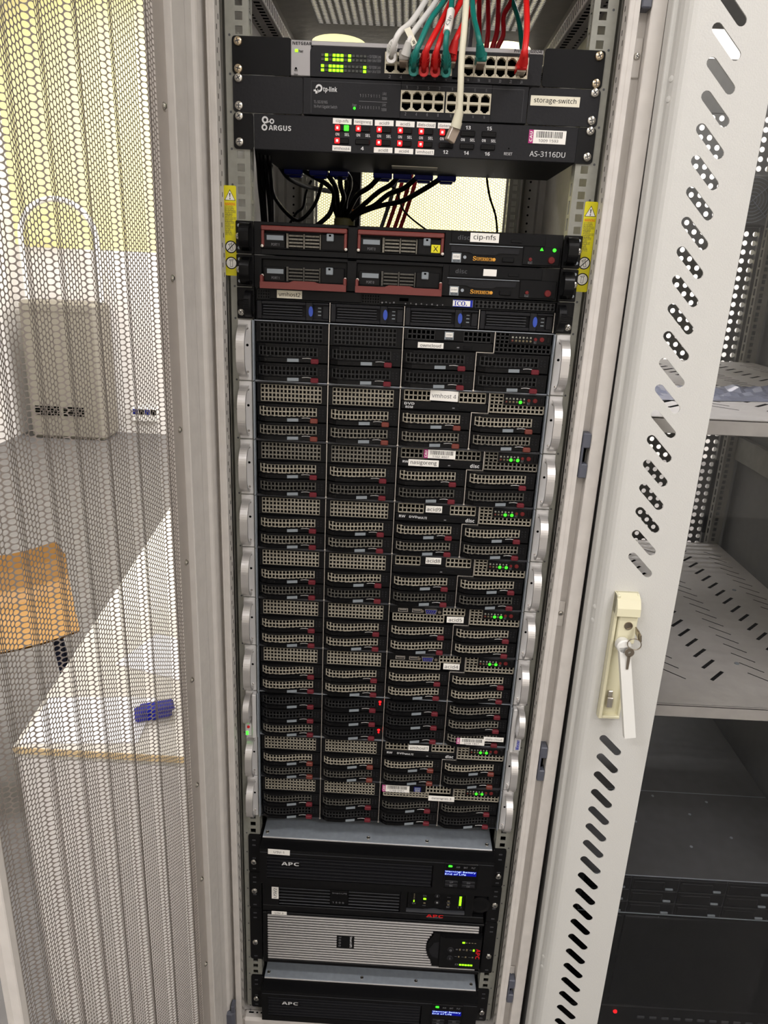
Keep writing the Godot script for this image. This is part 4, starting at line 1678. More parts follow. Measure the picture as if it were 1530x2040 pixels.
func caddy(s: Node3D, x: float, up: bool, number: String):
	var b := MB.new()
	b.box(x, x + 120, 9.5, 38.5, -8, -4)
	b.box(x + 3, x + 33, 10.0, 29.5, -6, 4.5, 0.8)
	b.box(x + 84, x + 117, 10.0, 31.0, -6, 4.5, 0.8)
	b.box(x + 2, x + 118, 9.0, 10.5, -6, 4.0, 0.4)
	var o := part("drive_caddy", b, M.black, s)
	var sl := MB.new()
	for k in 2:
		for j in 4:
			sl.box(x + 38 + k * 23, x + 58 + k * 23, 12.0 + j * 4.6, 14.4 + j * 4.6, -3, 3.5, 0.5)
	sl.box(x + 34.5, x + 37.5, 10, 30, -3, 2.5, 0.5)
	sl.box(x + 58.5, x + 60.5, 10, 30, -3, 2.5, 0.5)
	sl.box(x + 81.5, x + 83.5, 10, 30, -3, 2.5, 0.5)
	part("vent_louvres", sl, M.dust_mid if up else M.dust_low, o)
	sticker("label_strip", o, x + 7.5, x + 31, 20.2, 26.5, 4.6, M.strip)
	text("PORT " + number, o, x + 14, x + 25, 14.5, 1.8, 4.6, M.grey_print)
	var l := MB.new()
	l.box(x + 91.5, x + 101.5, 21.5, 31.5, 4.0, 8.0, 1.0)
	part("latch", l, M.strip, o)
	var ln := MB.new()
	ln.box(x + 95.0, x + 98.0, 28.0, 30.5, 7.8, 8.3)
	part("latch_notch", ln, M.dark, o)
	var h := MB.new()
	if up:
		h.box(x + 0, x + 120, 32.5, 38.8, 0, 9.0, 1.0)
		for e in [[x, x + 4.0], [x + 116, x + 120]]:
			h.box(e[0], e[1], 10.5, 33.5, 0, 7.0, 0.8)
	else:
		h.ext(PackedVector2Array([Vector2(x - 1, 0), Vector2(x + 121, 0), Vector2(x + 121, 9.5), Vector2(x + 82, 9.5), Vector2(x + 76, 11.5), Vector2(x + 46, 11.5), Vector2(x + 40, 9.0), Vector2(x - 1, 9.0)]), "z", 8.0, 15.0)
		for e in [[x - 1, x + 3.0], [x + 117, x + 121]]:
			h.box(e[0], e[1], 8.0, 18.0, 0, 15.0, 0.8)
	part("caddy_handle", h, M.caddy_red, o)
	for e in [x + 1.5, x + 119.0]:
		var p := MB.new()
		p.lathe(Vector3(e, 12.0 if up else 17.0, 7.0), Vector3.BACK, [Vector2(2.4, 0), Vector2(2.0, 1.4), Vector2(0.001, 1.8)], 10)
		part("pivot_pin", p, M.steel, o)


func caddy_server(u: int, label: String, up: bool):
	var s := thing("rack_server", label, "server", Vector3(0, u * U, 0), "one-unit servers with two red-handled drive caddies", true)
	var b := MB.new()
	b.box(-217, 217, 0.8, 43.8, -640, -9)
	b.box(-216, -205.5, 0.8, 43.8, -9, 2.5, 0.5)
	b.box(-84.0, -70.5, 0.8, 43.8, -9, 2.5, 0.5)
	b.box(51.0, 215, 0.8, 43.8, -9, 2.0, 0.5)
	b.box(-206, 52, 39.4, 43.8, -9, 2.5, 0.5)
	b.box(-206, 52, 0.8, 8.6, -9, 2.0, 0.5)
	part("chassis", b, M.black, s)
	ears_1u(s, "arc")
	caddy(s, -205, up, "1")
	caddy(s, -70, up, "0")
	var cd := MB.new()
	cd.box(60, 191, 27.5, 42.3, 1.0, 3.2, 0.5)
	cd.box(143, 158, 31.0, 35.0, 3.0, 4.0, 0.4)
	var o := part("optical_drive", cd, M.black_matt, s)
	text("disc", o, 69, 85.5, 35.0, 5.6, 3.4, M.dark_grey, bold)
	var f := MB.new()
	f.ext(PackedVector2Array([Vector2(60.5, 23.4), Vector2(156, 23.4), Vector2(155, 16.2), Vector2(128, 16.2), Vector2(123, 13.6), Vector2(92, 13.6), Vector2(86, 16.2), Vector2(60.5, 16.2)]), "z", 1.5, 3.6)
	part("floppy_flap", f, M.charcoal, s)
	var rim := MB.new()
	rim.box(58, 160, 25.2, 25.9, 1.5, 3.2)
	part("floppy_rim", rim, M.zinc, s)
	var p := MB.new()
	p.box(161, 213, 2.5, 27.0, 1.5, 4.0, 1.0)
	p.box(133, 149.5, 5.0, 11.6, 1.5, 4.2, 0.8)
	var q := part("control_panel", p, M.black_matt, s)
	for k in [[171.8, 10.2, 2.6, 1.6], [201.3, 10.2, 4.9, 2.2]]:
		var d := MB.new()
		d.lathe(Vector3(k[0], k[1], 4.0), Vector3.BACK, [Vector2(k[2], 0), Vector2(k[2] * 0.85, k[3]), Vector2(0.001, k[3] + 0.3)], 16)
		part("push_button", d, M.red_button, q)
	text("RESET", q, 169, 175, 6.0, 1.0, 4.1, M.grey_print)
	var lk := MB.new()
	lk.lathe(Vector3(80.6, 9.3, 2.0), Vector3.BACK, [Vector2(2.4, 0), Vector2(2.2, 0.8), Vector2(1.4, 0.8), Vector2(0.001, 0.5)], 12)
	part("lock_screw", lk, M.zinc, s)
	chip_sticker(s, 62.4, 75.6, 1.8, 14.8)
	text("S", s, 92, 96.5, 8.3, 6.0, 2.4, M.gold_print, serif)
	text("UPERMICR", s, 97, 119.5, 7.8, 4.4, 2.4, M.gold_print, serif)
	var ring_o := MB.new()
	ring_o.lathe(Vector3(121.6, 7.8, 2.0), Vector3.BACK, [Vector2(2.3, 0), Vector2(2.3, 0.6), Vector2(0.001, 0.8)], 14)
	part("logo_dot", ring_o, M.gold_print, s)
	if up:
		sticker("name_label", s, 86, 125.8, 29.6, 41.6, 4.2, M.label, "cip-nfs", M.ink)
		var y := sticker("cross_sticker", s, 32.9, 45.3, 13.0, 23.6, 5.2, M.yellow)
		text("X", y, -3.5, 3.5, 0, 7.0, 0.6, M.ink)
		for x in [186.3, 203.9]:
			var d := MB.new()
			d.ext(ngon(2.6, 2.6, 3, PI / 2) if x < 190 else ngon(2.4, 2.4, 8), "z", 4.0, 4.8)
			part("green_lamp", d, M.led_green, q, Vector3(x, 23.6, 0))
	else:
		sticker("blank_label", s, 108.1, 126.7, 30.0, 39.2, 3.8, M.label)


func louvred_server():
	var s := thing("rack_server", "one-unit server with four louvred drive bays, blue touch points and vmhost2 label", "server", Vector3(0, 31 * U, 0), "", true)
	var b := MB.new()
	b.box(-217, 217, 0.8, 43.8, -640, -9)
	b.box(-215, 216, 27.8, 29.6, -9, 2.0, 0.4)
	b.box(-194, -62, 30.0, 43.8, -9, 1.0, 0.4)
	b.box(-36, 99.5, 30.0, 43.8, -9, 1.0, 0.4)
	b.box(-215, 216, 42.4, 43.8, -9, 1.4, 0.3)
	part("chassis", b, M.black, s)
	ears_1u(s, "ribbed")
	var g := MB.new()
	lattice(g, -212, -194.5, 30, 42, 5, 3, 1.2, 0.5, 1.0)
	lattice(g, -62, -36.5, 30, 42, 7, 3, 1.2, 0.5, 1.0)
	part("vent_grille", g, M.grille_black, s)
	var cg := MB.new()
	var hole := ring(rect(6.0, 5.2), ngon(2.1, 2.1, 8))
	for i in 19:
		for j in 2:
			cg.cell(hole, Vector3(103.0 + i * 6.0, 33.4 + j * 5.2, 0.8), 1.2)
	part("round_hole_grille", cg, M.grille_black, s)
	for i in 4:
		var x := -213.0 + i * 107.4
		var d := MB.new()
		d.box(x, x + 104, 1.8, 27.0, -8, -4)
		d.box(x, x + 7, 1.8, 27.0, -6, 4, 0.8)
		d.box(x + 7, x + 71, 22.5, 27.0, -6, 4, 0.8)
		d.box(x + 7, x + 71, 1.8, 6.5, -6, 4, 0.8)
		d.box(x + 71, x + 81, 1.8, 27.0, -6, 4, 0.8)
		d.box(x + 81, x + 104, 24.0, 27.0, -6, 4, 0.8)
		d.box(x + 81, x + 104, 1.8, 4.5, -6, 4, 0.8)
		d.box(x + 95, x + 104, 4.5, 24.0, -6, 1, 0.8)
		var o := part("drive_bay", d, M.charcoal, s)
		var l := MB.new()
		for j in 4:
			l.box(x + 9, x + 66, 7.8 + j * 3.9, 9.0 + j * 3.9, -3, 3.4, 0.4)
		part("louvres", l, M.dark_grey, o)
		var t := MB.new()
		t.ext(ngon(3.2, 7.2, 16), "z", 3.5, 5.0)
		part("touch_point", t, M.blue_touch, o, Vector3(x + 78.5, 15.0, 0))
		var w := MB.new()
		for j in 3:
			w.box(x + 88, x + 92.5, 9.0 + j * 5.0, 10.4 + j * 5.0, -3.5, -2.5)
		part("status_marks", w, M.strip, o)
		var r := MB.new()
		r.box(x + 105.2, x + 106.4, 0.8, 28.5, -6, 3.0, 0.2)
		part("bay_edge", r, M.steel, s)
	sticker("name_label", s, -184, -147.8, 31.5, 42.4, 1.2, M.label_cream, "vmhost2", M.ink)
	var ico := sticker("maker_label", s, 68.6, 97, 31.0, 40.6, 1.2, M.label)
	text("ICO.", ico, -12, 6, 0, 6.2, 0.6, M.blue_print, serif)
	var band := MB.new()
	band.box(10.6, 14.0, -4.8, 4.8, 0.3, 0.65)
	band.box(-14, 10.6, 3.9, 4.8, 0.3, 0.65)
	band.box(-14, 10.6, -4.8, -3.9, 0.3, 0.65)
	part("violet_border", band, M.blue_print, ico)
	for i in 12:
		var k := MB.new()
		k.ext(ngon(1.3, 1.3, [8, 4, 3][i % 3], 0.4), "z", 1.0, 1.3)
		part("icon", k, M.grey_print, s, Vector3((-32.5 + i * 5.6) if i < 4 else (1.0 + (i - 4) * 7.6), 31.8 + (i % 2) * 0.8, 0))
	var usb := MB.new()
	usb.box(-8.0, 5.0, 35.0, 39.5, 0.8, 1.6, 0.3)
	part("usb_socket", usb, M.dark, s)


# ---------------------------------------------------------------- network switches and the KVM switch
func flat_ears(s: Node3D, inner: float, m: Material, screws: Array, sm: Material):
	for side in [-1, 1]:
		var e := MB.new()
		var w: float = 241.3 - inner
		var poly := rrect(w, 43.2, 4.0)
		for i in poly.size():
			poly[i] += Vector2(side * (inner + w / 2), 22.2)
		e.ext(poly, "z", 0.3, 2.5)
		var o := part("ear", e, m, s)
		for y in screws:
			screw(o, side * 233.4, y, 2.4, 5.6, sm)


func port_bank(s: Node3D, x: float, y: float, cols: int, w: float, h: float, z: float):
	var top := once("port_top", func(): return port_mesh(w, h, 1.0))
	var low := once("port_low", func(): return port_mesh(w, h, -1.0))
	var b := MB.new()
	b.box(x, x + cols * w, y, y + 2 * h, z - 12, z - 9)
	part("port_backing", b, M.dark, s)
	for j in 2:
		for i in cols:
			part("network_port", top if j else low, M.port, s, Vector3(x + (i + 0.5) * w, y + (j + 0.5) * h, z))


func port_mesh(w: float, h: float, up: float) -> Mesh:
	var b := MB.new()
	var q := PackedVector2Array()
	for p in [[5.7, -4.6], [5.7, 2.2], [4.0, 2.2], [4.0, 3.6], [2.3, 3.6], [2.3, 4.9], [-2.3, 4.9], [-2.3, 3.6], [-4.0, 3.6], [-4.0, 2.2], [-5.7, 2.2], [-5.7, -4.6]]:
		q.append(Vector2(p[0], p[1] * up))
	b.cell(ring(rect(w, h), q), Vector3.ZERO, 9.0)
	return b.mesh()


func network_switches():
	# the silver and black one
	var s := thing("network_switch", "topmost network switch, silver-edged face with green lamp rows and plugged patch cables", "switch", Vector3(0, 38 * U, 0), "", true)
	var b := MB.new()
	b.box(-163, 162, 0.8, 41.5, -200, -10)
	part("body", b, M.dark_grey, s)
	var f := MB.new()
	f.box(-164.3, -138.0, 0.8, 41.4, -10, 4, 0.8)
	f.box(-138.0, 161.5, 35.8, 41.4, -10, 4, 0.8)
	part("silver_frame", f, M.switch_silver, s)
	var k := MB.new()
	var poly := PackedVector2Array([Vector2(-139, 0.8)])
	for i in 6:
		var t := PI - PI / 2 * i / 5.0
		poly.append(Vector2(-132, 28.5) + Vector2(cos(t), sin(t)) * 7.2)
	for x in [-41.5, 46.0]:
		pass
	poly.append(Vector2(-42.5, 35.8))
	poly.append(Vector2(-42.5, 0.8))
	k.ext(poly, "z", -10, 4.4)
	k.box(46.2, 60.0, 0.8, 35.8, -10, 4.4)
	k.box(144.0, 161.5, 0.8, 35.8, -10, 4.4)
	k.box(-42.5, 144.0, 0.8, 7.8, -10, 4.4)
	k.box(-42.5, 144.0, 32.8, 35.8, -10, 4.4)
	part("black_panel", k, M.charcoal, s)
	flat_ears(s, 163.5, M.black_matt, [37.6, 6.5], M.brass_screw)
	port_bank(s, -42.0, 8.0, 6, 14.65, 12.3, 3.6)
	port_bank(s, 60.3, 8.0, 6, 13.9, 12.3, 3.6)
	var led := once("led_small", func():
		var q := MB.new()
		q.box(-2.0, 2.0, -1.6, 1.6, 0, 1.0, 0.3)
		return q.mesh())
	for j in 4:
		for i in 12:
			var on: bool = i in ([1, 3, 4, 5, 7] if j < 2 else [0, 2, 3, 4, 5, 11])
			part("port_lamp", led, M.led_lime if on else M.led_dim, s, Vector3(-122.7 + i * 5.0, [25.6, 20.7, 13.3, 8.5][j], 4.3))
	part("power_lamp", led, M.led_lime, s, Vector3(-156.8, 29.2, 3.9))
	text("Power", s, -154, -148, 28.8, 1.2, 4.2, M.ink)
	text("NETGEAR", s, -162, -137.2, 37.6, 3.2, 4.2, M.ink, bold)
	text("ProSAFE  JGS524E", s, 124, 160, 38.8, 2.8, 4.2, M.ink, bold)
	var d := MB.new()
	d.lathe(Vector3(-157.5, 9.2, 4.0), Vector3.BACK, [Vector2(1.4, 0), Vector2(1.2, 0.15), Vector2(0.001, 0.2)], 10)
	part("reset_hole", d, M.dark, s)
	text("Factory\nDefaults", s, -160.0, -155.0, 4.6, 0.75, 4.2, M.ink)
	for q in [[25.9, "= 10/100M Link"], [21.6, "Green = Link at 1000M"], [13.8, "= 10/100M Link"], [9.2, "Green = Link at 1000M"]]:
		text(q[1], s, -64.5, -47.0, q[0], 1.2, 4.6, M.grey_print)
	for i in 12:
		text(str(2 * i + 2), s, (-36.2 + i * 14.65) if i < 6 else (65.8 + (i - 6) * 13.9), (-33.4 + i * 14.65) if i < 6 else (68.6 + (i - 6) * 13.9), 4.2, 1.1, 4.6, M.grey_print)

	# the plain dark one
	s = thing("network_switch", "second network switch, matt dark grey with sixteen cream ports and storage-switch label", "switch", Vector3(0, 37 * U, 0), "", true)
	b = MB.new()
	b.box(-147, 147, 1.0, 43.8, -180, -10)
	b.box(-148, -19.0, 0.8, 44.0, -10, 3.6, 0.6)
	b.box(99.6, 147.5, 0.8, 44.0, -10, 3.6, 0.6)
	b.box(-19.0, 99.6, 34.2, 44.0, -10, 3.6)
	b.box(-19.0, 99.6, 0.8, 9.6, -10, 3.6)
	b.box(38.4, 40.4, 9.6, 34.2, -10, 3.6)
	part("body", b, M.charcoal, s)
	flat_ears(s, 148.4, M.charcoal, [40.2, 8.0], M.screw)
	port_bank(s, -19.0, 9.8, 4, 14.35, 12.15, 3.2)
	port_bank(s, 40.4, 9.8, 4, 14.75, 12.15, 3.2)
	var inset := MB.new()
	inset.box(-137.5, 141.5, 39.8, 40.2, 3.4, 3.9)
	inset.box(-137.5, -137.1, 3.0, 40.0, 3.4, 3.9)
	inset.box(141.1, 141.5, 3.0, 40.0, 3.4, 3.9)
	part("face_line", inset, M.dark_grey, s)
	text("tp-link", s, -121.5, -103.2, 30.4, 5.2, 3.8, M.white_print, bold)
	var logo := MB.new()
	logo.cell(ring(ngon(4.6, 4.6, 16), ngon(2.4, 2.4, 16)), Vector3(-127.0, 32.0, 4.2), 0.8)
	logo.box(-131.8, -129.2, 25.6, 32.0, 3.4, 4.2)
	logo.box(-134.0, -131.8, 28.2, 30.2, 3.4, 4.2)
	logo.box(-129.0, -127.0, 27.0, 29.0, 3.4, 4.2)
	part("logo", logo, M.white_print, s)
	text("TL-SG1016S", s, -133.6, -115.5, 16.0, 2.0, 3.8, M.grey_print)
	text("16-Port Gigabit Switch", s, -133.6, -102.8, 10.3, 2.0, 3.8, M.grey_print)
	for j in 2:
		for i in 8:
			text(str(2 * i + 1 + j), s, -73.2 + i * 3.6, -71.8 + i * 3.6, [25.6, 12.0][j], 1.5, 3.8, M.grey_print)
		text("L/Act\n1000M", s, -44, -37.5, [26.0, 13.0][j], 1.2, 3.8, M.grey_print)
	var ln := MB.new()
	ln.box(-74, -37, 18.7, 19.1, 3.4, 3.9)
	part("divider_line", ln, M.grey_print, s)
	var gl := MB.new()
	gl.lathe(Vector3(-79.8, 10.4, 3.4), Vector3.BACK, [Vector2(1.7, 0), Vector2(1.2, 0.8), Vector2(0.001, 1.0)], 10)
	part("power_lamp", gl, M.led_green, s)
	text("Power", s, -82.5, -77, 14.0, 1.2, 3.8, M.grey_print)
	for j in 2:
		for i in 8:
			var x := (-12.0 + i * 14.35) if i < 4 else (47.8 + (i - 4) * 14.75)
			text(str(2 * i + 1 + (1 - j)), s, x - 0.9, x + 0.9, 37.4 if j else 6.4, 1.3, 3.8, M.grey_print)
	sticker("name_label", s, 151, 215.3, 22.6, 34.5, 2.6, M.label_cream, "storage-switch", M.ink, 5.4)

	kvm()


func kvm():
	var s := thing("kvm_switch", "black sixteen-way console switch with red lit buttons and handwritten labels", "switch", Vector3(0, 36 * U, 0), "", true)
	var b := MB.new()
	b.box(-214, 218, 0.8, 43.4, -200, -4)
	b.box(-213.6, 218, 0.8, 43.6, -4, 3.4, 0.8)
	part("body", b, M.charcoal, s)
	flat_ears(s, 214.6, M.black, [40.0, 9.0], M.screw)
	var under := MB.new()
	under.box(-30, 38, -0.4, 0.8, -126, -98)
	part("rating_plate", under, M.label_cream, s)
	text("ARGUS", s, -194, -163.8, 27.6, 6.0, 3.6, M.white_print, bold)
	var lg := MB.new()
	for q in [[-198.6, 36.6, 4.4], [-189.5, 35.2, 3.2], [-199.5, 27.6, 4.0]]:
		lg.cell(ring(ngon(q[2], q[2], 14), ngon(q[2] * 0.5, q[2] * 0.5, 14)), Vector3(q[0], q[1], 4.0), 0.6)
	for q in [[[-197.0, 33.0], [-192.0, 35.0]], [[-199.5, 33.0], [-199.6, 31.0]]]:
		lg.tube(PackedVector3Array([Vector3(q[0][0], q[0][1], 3.7), Vector3(q[1][0], q[1][1], 3.7)]), 0.7, 5)
	part("logo", lg, M.white_print, s)
	var btn := once("kvm_button", func():
		var q := MB.new()
		q.box(-9.6, 9.6, -3.4, 3.4, 0, 2.2, 0.7)
		return q.mesh())
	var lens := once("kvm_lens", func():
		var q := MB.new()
		q.box(-3.2, 3.2, -3.3, 3.3, 2.0, 3.0, 0.8)  # lens widened so that its shape takes in the lamp's halo
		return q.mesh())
	var core := once("kvm_core", func():
		var q := MB.new()
		q.box(-1.2, 1.2, -1.3, 1.3, 2.9, 3.2)
		return q.mesh())
	var names := [["cip-nfs", "vmhost4"], ["nasigoreng", ""], ["acid9", "acid8"], ["acid5", "acid4"], ["diels-cloud", "vmhost1"], ["daten", ""], ["", ""], ["", ""]]
	for i in 8:
		var x := -95.6 + i * 27.95
		text("ON", s, x - 8.5, x - 3.5, 23.2, 2.3, 3.6, M.white_print, bold)
		text("SEL", s, x + 3.6, x + 10.0, 23.2, 2.3, 3.6, M.white_print, bold)
		for j in 2:
			var y: float = [30.6, 15.2][j]
			var o := part("push_button", btn, M.black_gloss, s, Vector3(x, y, 3.2))
			if (j == 0 and i < 6) or (j == 1 and i in [0, 2, 3, 4]):
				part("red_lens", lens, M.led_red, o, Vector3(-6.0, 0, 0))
				part("lamp_core", core, M.led_white, o, Vector3(-6.0, 0, 0))
				if i == 0 and j == 0:
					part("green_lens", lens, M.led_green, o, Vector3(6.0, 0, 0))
			if names[i][j]:
				sticker("name_label", s, x - 12.4, x + (12.6 if names[i][j] != "daten" else 5.0), [35.4, 3.0][j], [42.2, 9.6][j], 3.5, M.label, names[i][j], M.pencil, 3.2, null, 0.012 * ((i * 7 + j * 3) % 3 - 1))
			else:
				text(str(2 * i + 1 + j), s, x - (2.0 if i < 4 else 3.4), x + (2.0 if i < 4 else 3.4), [37.8, 7.4][j], 4.2, 3.6, M.white_print, bold)
	var d := MB.new()
	d.lathe(Vector3(128.1, 15.0, 3.4), Vector3.BACK, [Vector2(1.0, 0), Vector2(0.9, 0.1), Vector2(0.001, 0.15)], 8)
	part("reset_hole", d, M.dark, s)
	text("RESET", s, 122.5, 133.5, 8.6, 1.9, 3.6, M.white_print)
	barcode(s, 153, 202.3, 22.4, 38.6, 3.6, "1009 1593")
	text("AS-3116DU", s, 156.5, 203.8, 10.0, 6.4, 3.6, M.white_print)
	for q in [-192, -151, -118, -47, -15, 20, 57]:
		var p := MB.new()
		p.box(q - 15, q + 15, -6, 9, -222, -200, 1.5)
		p.box(q - 11, q + 11, -8, 8, -240, -222, 2.0)
		part("blue_socket", p, M.plug_blue, s)


# ---------------------------------------------------------------- battery backups
func ups_ears(s: Node3D, units: int, screws: Array, inner: float):
	for side in [-1, 1]:
		var e := MB.new()
		var h := units * U - 1.0
		var w := 241.3 - inner
		var poly := rrect(w, h, 4.0)
		for i in poly.size():
			poly[i] += Vector2(side * (inner + w / 2), units * U / 2)
		e.ext(poly, "z", 0.3, 2.8)
		e.box(side * inner, side * 219.6, 1, h, -30, 5, 0.8)
		var o := part("ear", e, M.black, s)
		for y in screws:
			screw(o, side * 231.5, y, 2.5, 5.8, M.screw)
		var d := MB.new()
		for y in [8.0, h - 12.0, h - 24.0, h * 0.38]:
			d.box(side * 234.5, side * 227.5, y - 1.8, y + 1.8, 2.0, 2.9, 0.4)
		part("ear_slots", d, M.dark_grey, o)


func ups_tall(u: int, label: String, note: String, y_bottom := 0.0):
	var s := thing("battery_backup", label, "battery backup", Vector3(0, u * U, 0), "battery backup units at the foot of the rack", true)
	var b := MB.new()
	b.box(-215, 215, 1, 87.6, -640, 0)
	part("case", b, M.black, s)
	var t := MB.new()
	t.box(-214, 214, 87.4, 88.9, -640, 5.0, 0.4)
	part("lid", t, M.zinc, s)
	t = MB.new()
	t.box(-214, 214, 86.0, 88.6, 5.0, 6.4, 0.4)
	part("lid_lip", t, M.alu, s)
	for x in [-207, -17, 93, 205]:
		var d := MB.new()
		d.lathe(Vector3(x, 88.9, -6), Vector3.UP, [Vector2(3.6, 0), Vector2(3.2, 0.9), Vector2(2.0, 1.3), Vector2(1.6, 0.5), Vector2(0.001, 0.5)], 14)
		part("lid_screw", d, M.screw, s)
	ups_ears(s, 2, [24.5], 216)
	var f := MB.new()
	f.ext(PackedVector2Array([Vector2(y_bottom, 0), Vector2(85.6, 0), Vector2(85.6, 6), Vector2(82.0, 29), Vector2(76.0, 30), Vector2(y_bottom + 2, 30), Vector2(y_bottom, 28)]), "x", -215, -202)
	f.ext(PackedVector2Array([Vector2(68, 0), Vector2(85.6, 0), Vector2(85.6, 6), Vector2(82.0, 29), Vector2(76.0, 30), Vector2(68, 30)]), "x", -202, 106)
	f.ext(PackedVector2Array([Vector2(y_bottom, 0), Vector2(16, 0), Vector2(16, 30), Vector2(y_bottom + 2, 30), Vector2(y_bottom, 28)]), "x", -202, 106)
	f.ext(PackedVector2Array([Vector2(y_bottom, 0), Vector2(85.6, 0), Vector2(85.6, 6), Vector2(82.0, 29), Vector2(76.0, 30), Vector2(y_bottom + 2, 30), Vector2(y_bottom, 28)]), "x", 106, 216)
	f.box(-202, 106, 16, 68, 0, 22)
	part("bezel", f, M.black, s)
	var line := MB.new()
	line.box(-214, 215, 75.2, 76.0, 29.6, 30.4)
	part("bezel_line", line, M.dark_grey, s)
	for i in 7:
		var r := MB.new()
		var y := 18.0 + i * 7.6
		if i == 4:
			r.ext(PackedVector2Array([Vector2(y, 20), Vector2(y + 2.6, 20), Vector2(y + 1.6, 29.6), Vector2(y, 29.6)]), "x", -139, 103)
			r.ext(PackedVector2Array([Vector2(y, 20), Vector2(y + 2.6, 20), Vector2(y + 1.6, 29.6), Vector2(y, 29.6)]), "x", -202, -177)
		else:
			r.ext(PackedVector2Array([Vector2(y, 20), Vector2(y + 2.6, 20), Vector2(y + 1.6, 29.6), Vector2(y, 29.6)]), "x", -202, 103)
		if i != 4:
			r.box(-202, 103, y - 0.2, y + 0.5, 28.8, 29.9, 0.2)  # thin strip added along the louvre's edge as its highlight
		part("louvre", r, M.charcoal, s)
	var pl := MB.new()
	pl.box(-177, -139, 43.0, 56.5, 20, 28)
	part("logo_plate", pl, M.black, s)
	text("APC", s, -174.8, -142.2, 49.8, 7.6, 28.2, M.white_print, bold)
	var p := MB.new()
	p.box(125.5, 188, 17.5, 77.0, 29.0, 32.0, 1.5)
	var o := part("display_panel", p, M.black_gloss, s)
	var l := MB.new()
	l.box(126.8, 184.8, 50.0, 60.5, 31.5, 32.4)
	part("screen", l, M.lcd, o)
	text("Warning! Battery", o, 127.5, 183.5, 58.4, 2.6, 32.5, M.lcd_text)
	text("End of Life", o, 127.5, 166.0, 53.0, 3.4, 32.5, M.lcd_text)
	var g := MB.new()
	g.box(133.0, 139.5, 69.0, 73.0, 31.8, 33.0, 0.5)
	part("green_lamp", g, M.led_green, o)
	for i in 3:
		text(["AVR", "BAT", "FLT"][i], o, 147.0 + i * 14.0, 154.0 + i * 14.0, 69.4, 2.2, 32.2, M.grey_print)
	for i in 2:
		for j in 2:
			var k := MB.new()
			k.box(128.5 + i * 31.5, 152.5 + i * 31.5, 23.5 + j * 8.0, 30.0 + j * 8.0, 31.5, 33.4, 0.8)
			part("panel_button", k, M.charcoal, o)
			text(["ESC", "OK", "UP", "DN"][i + 2 * j], o, 137.5 + i * 31.5, 143.5 + i * 31.5, 26.8 + j * 8.0, 1.6, 33.6, M.grey_print)
	if note:
		sticker("name_label", s, -199.3, -159, 72.4, 84.4, 30.5, M.label, note, M.pencil, 4.8, null, -0.02)


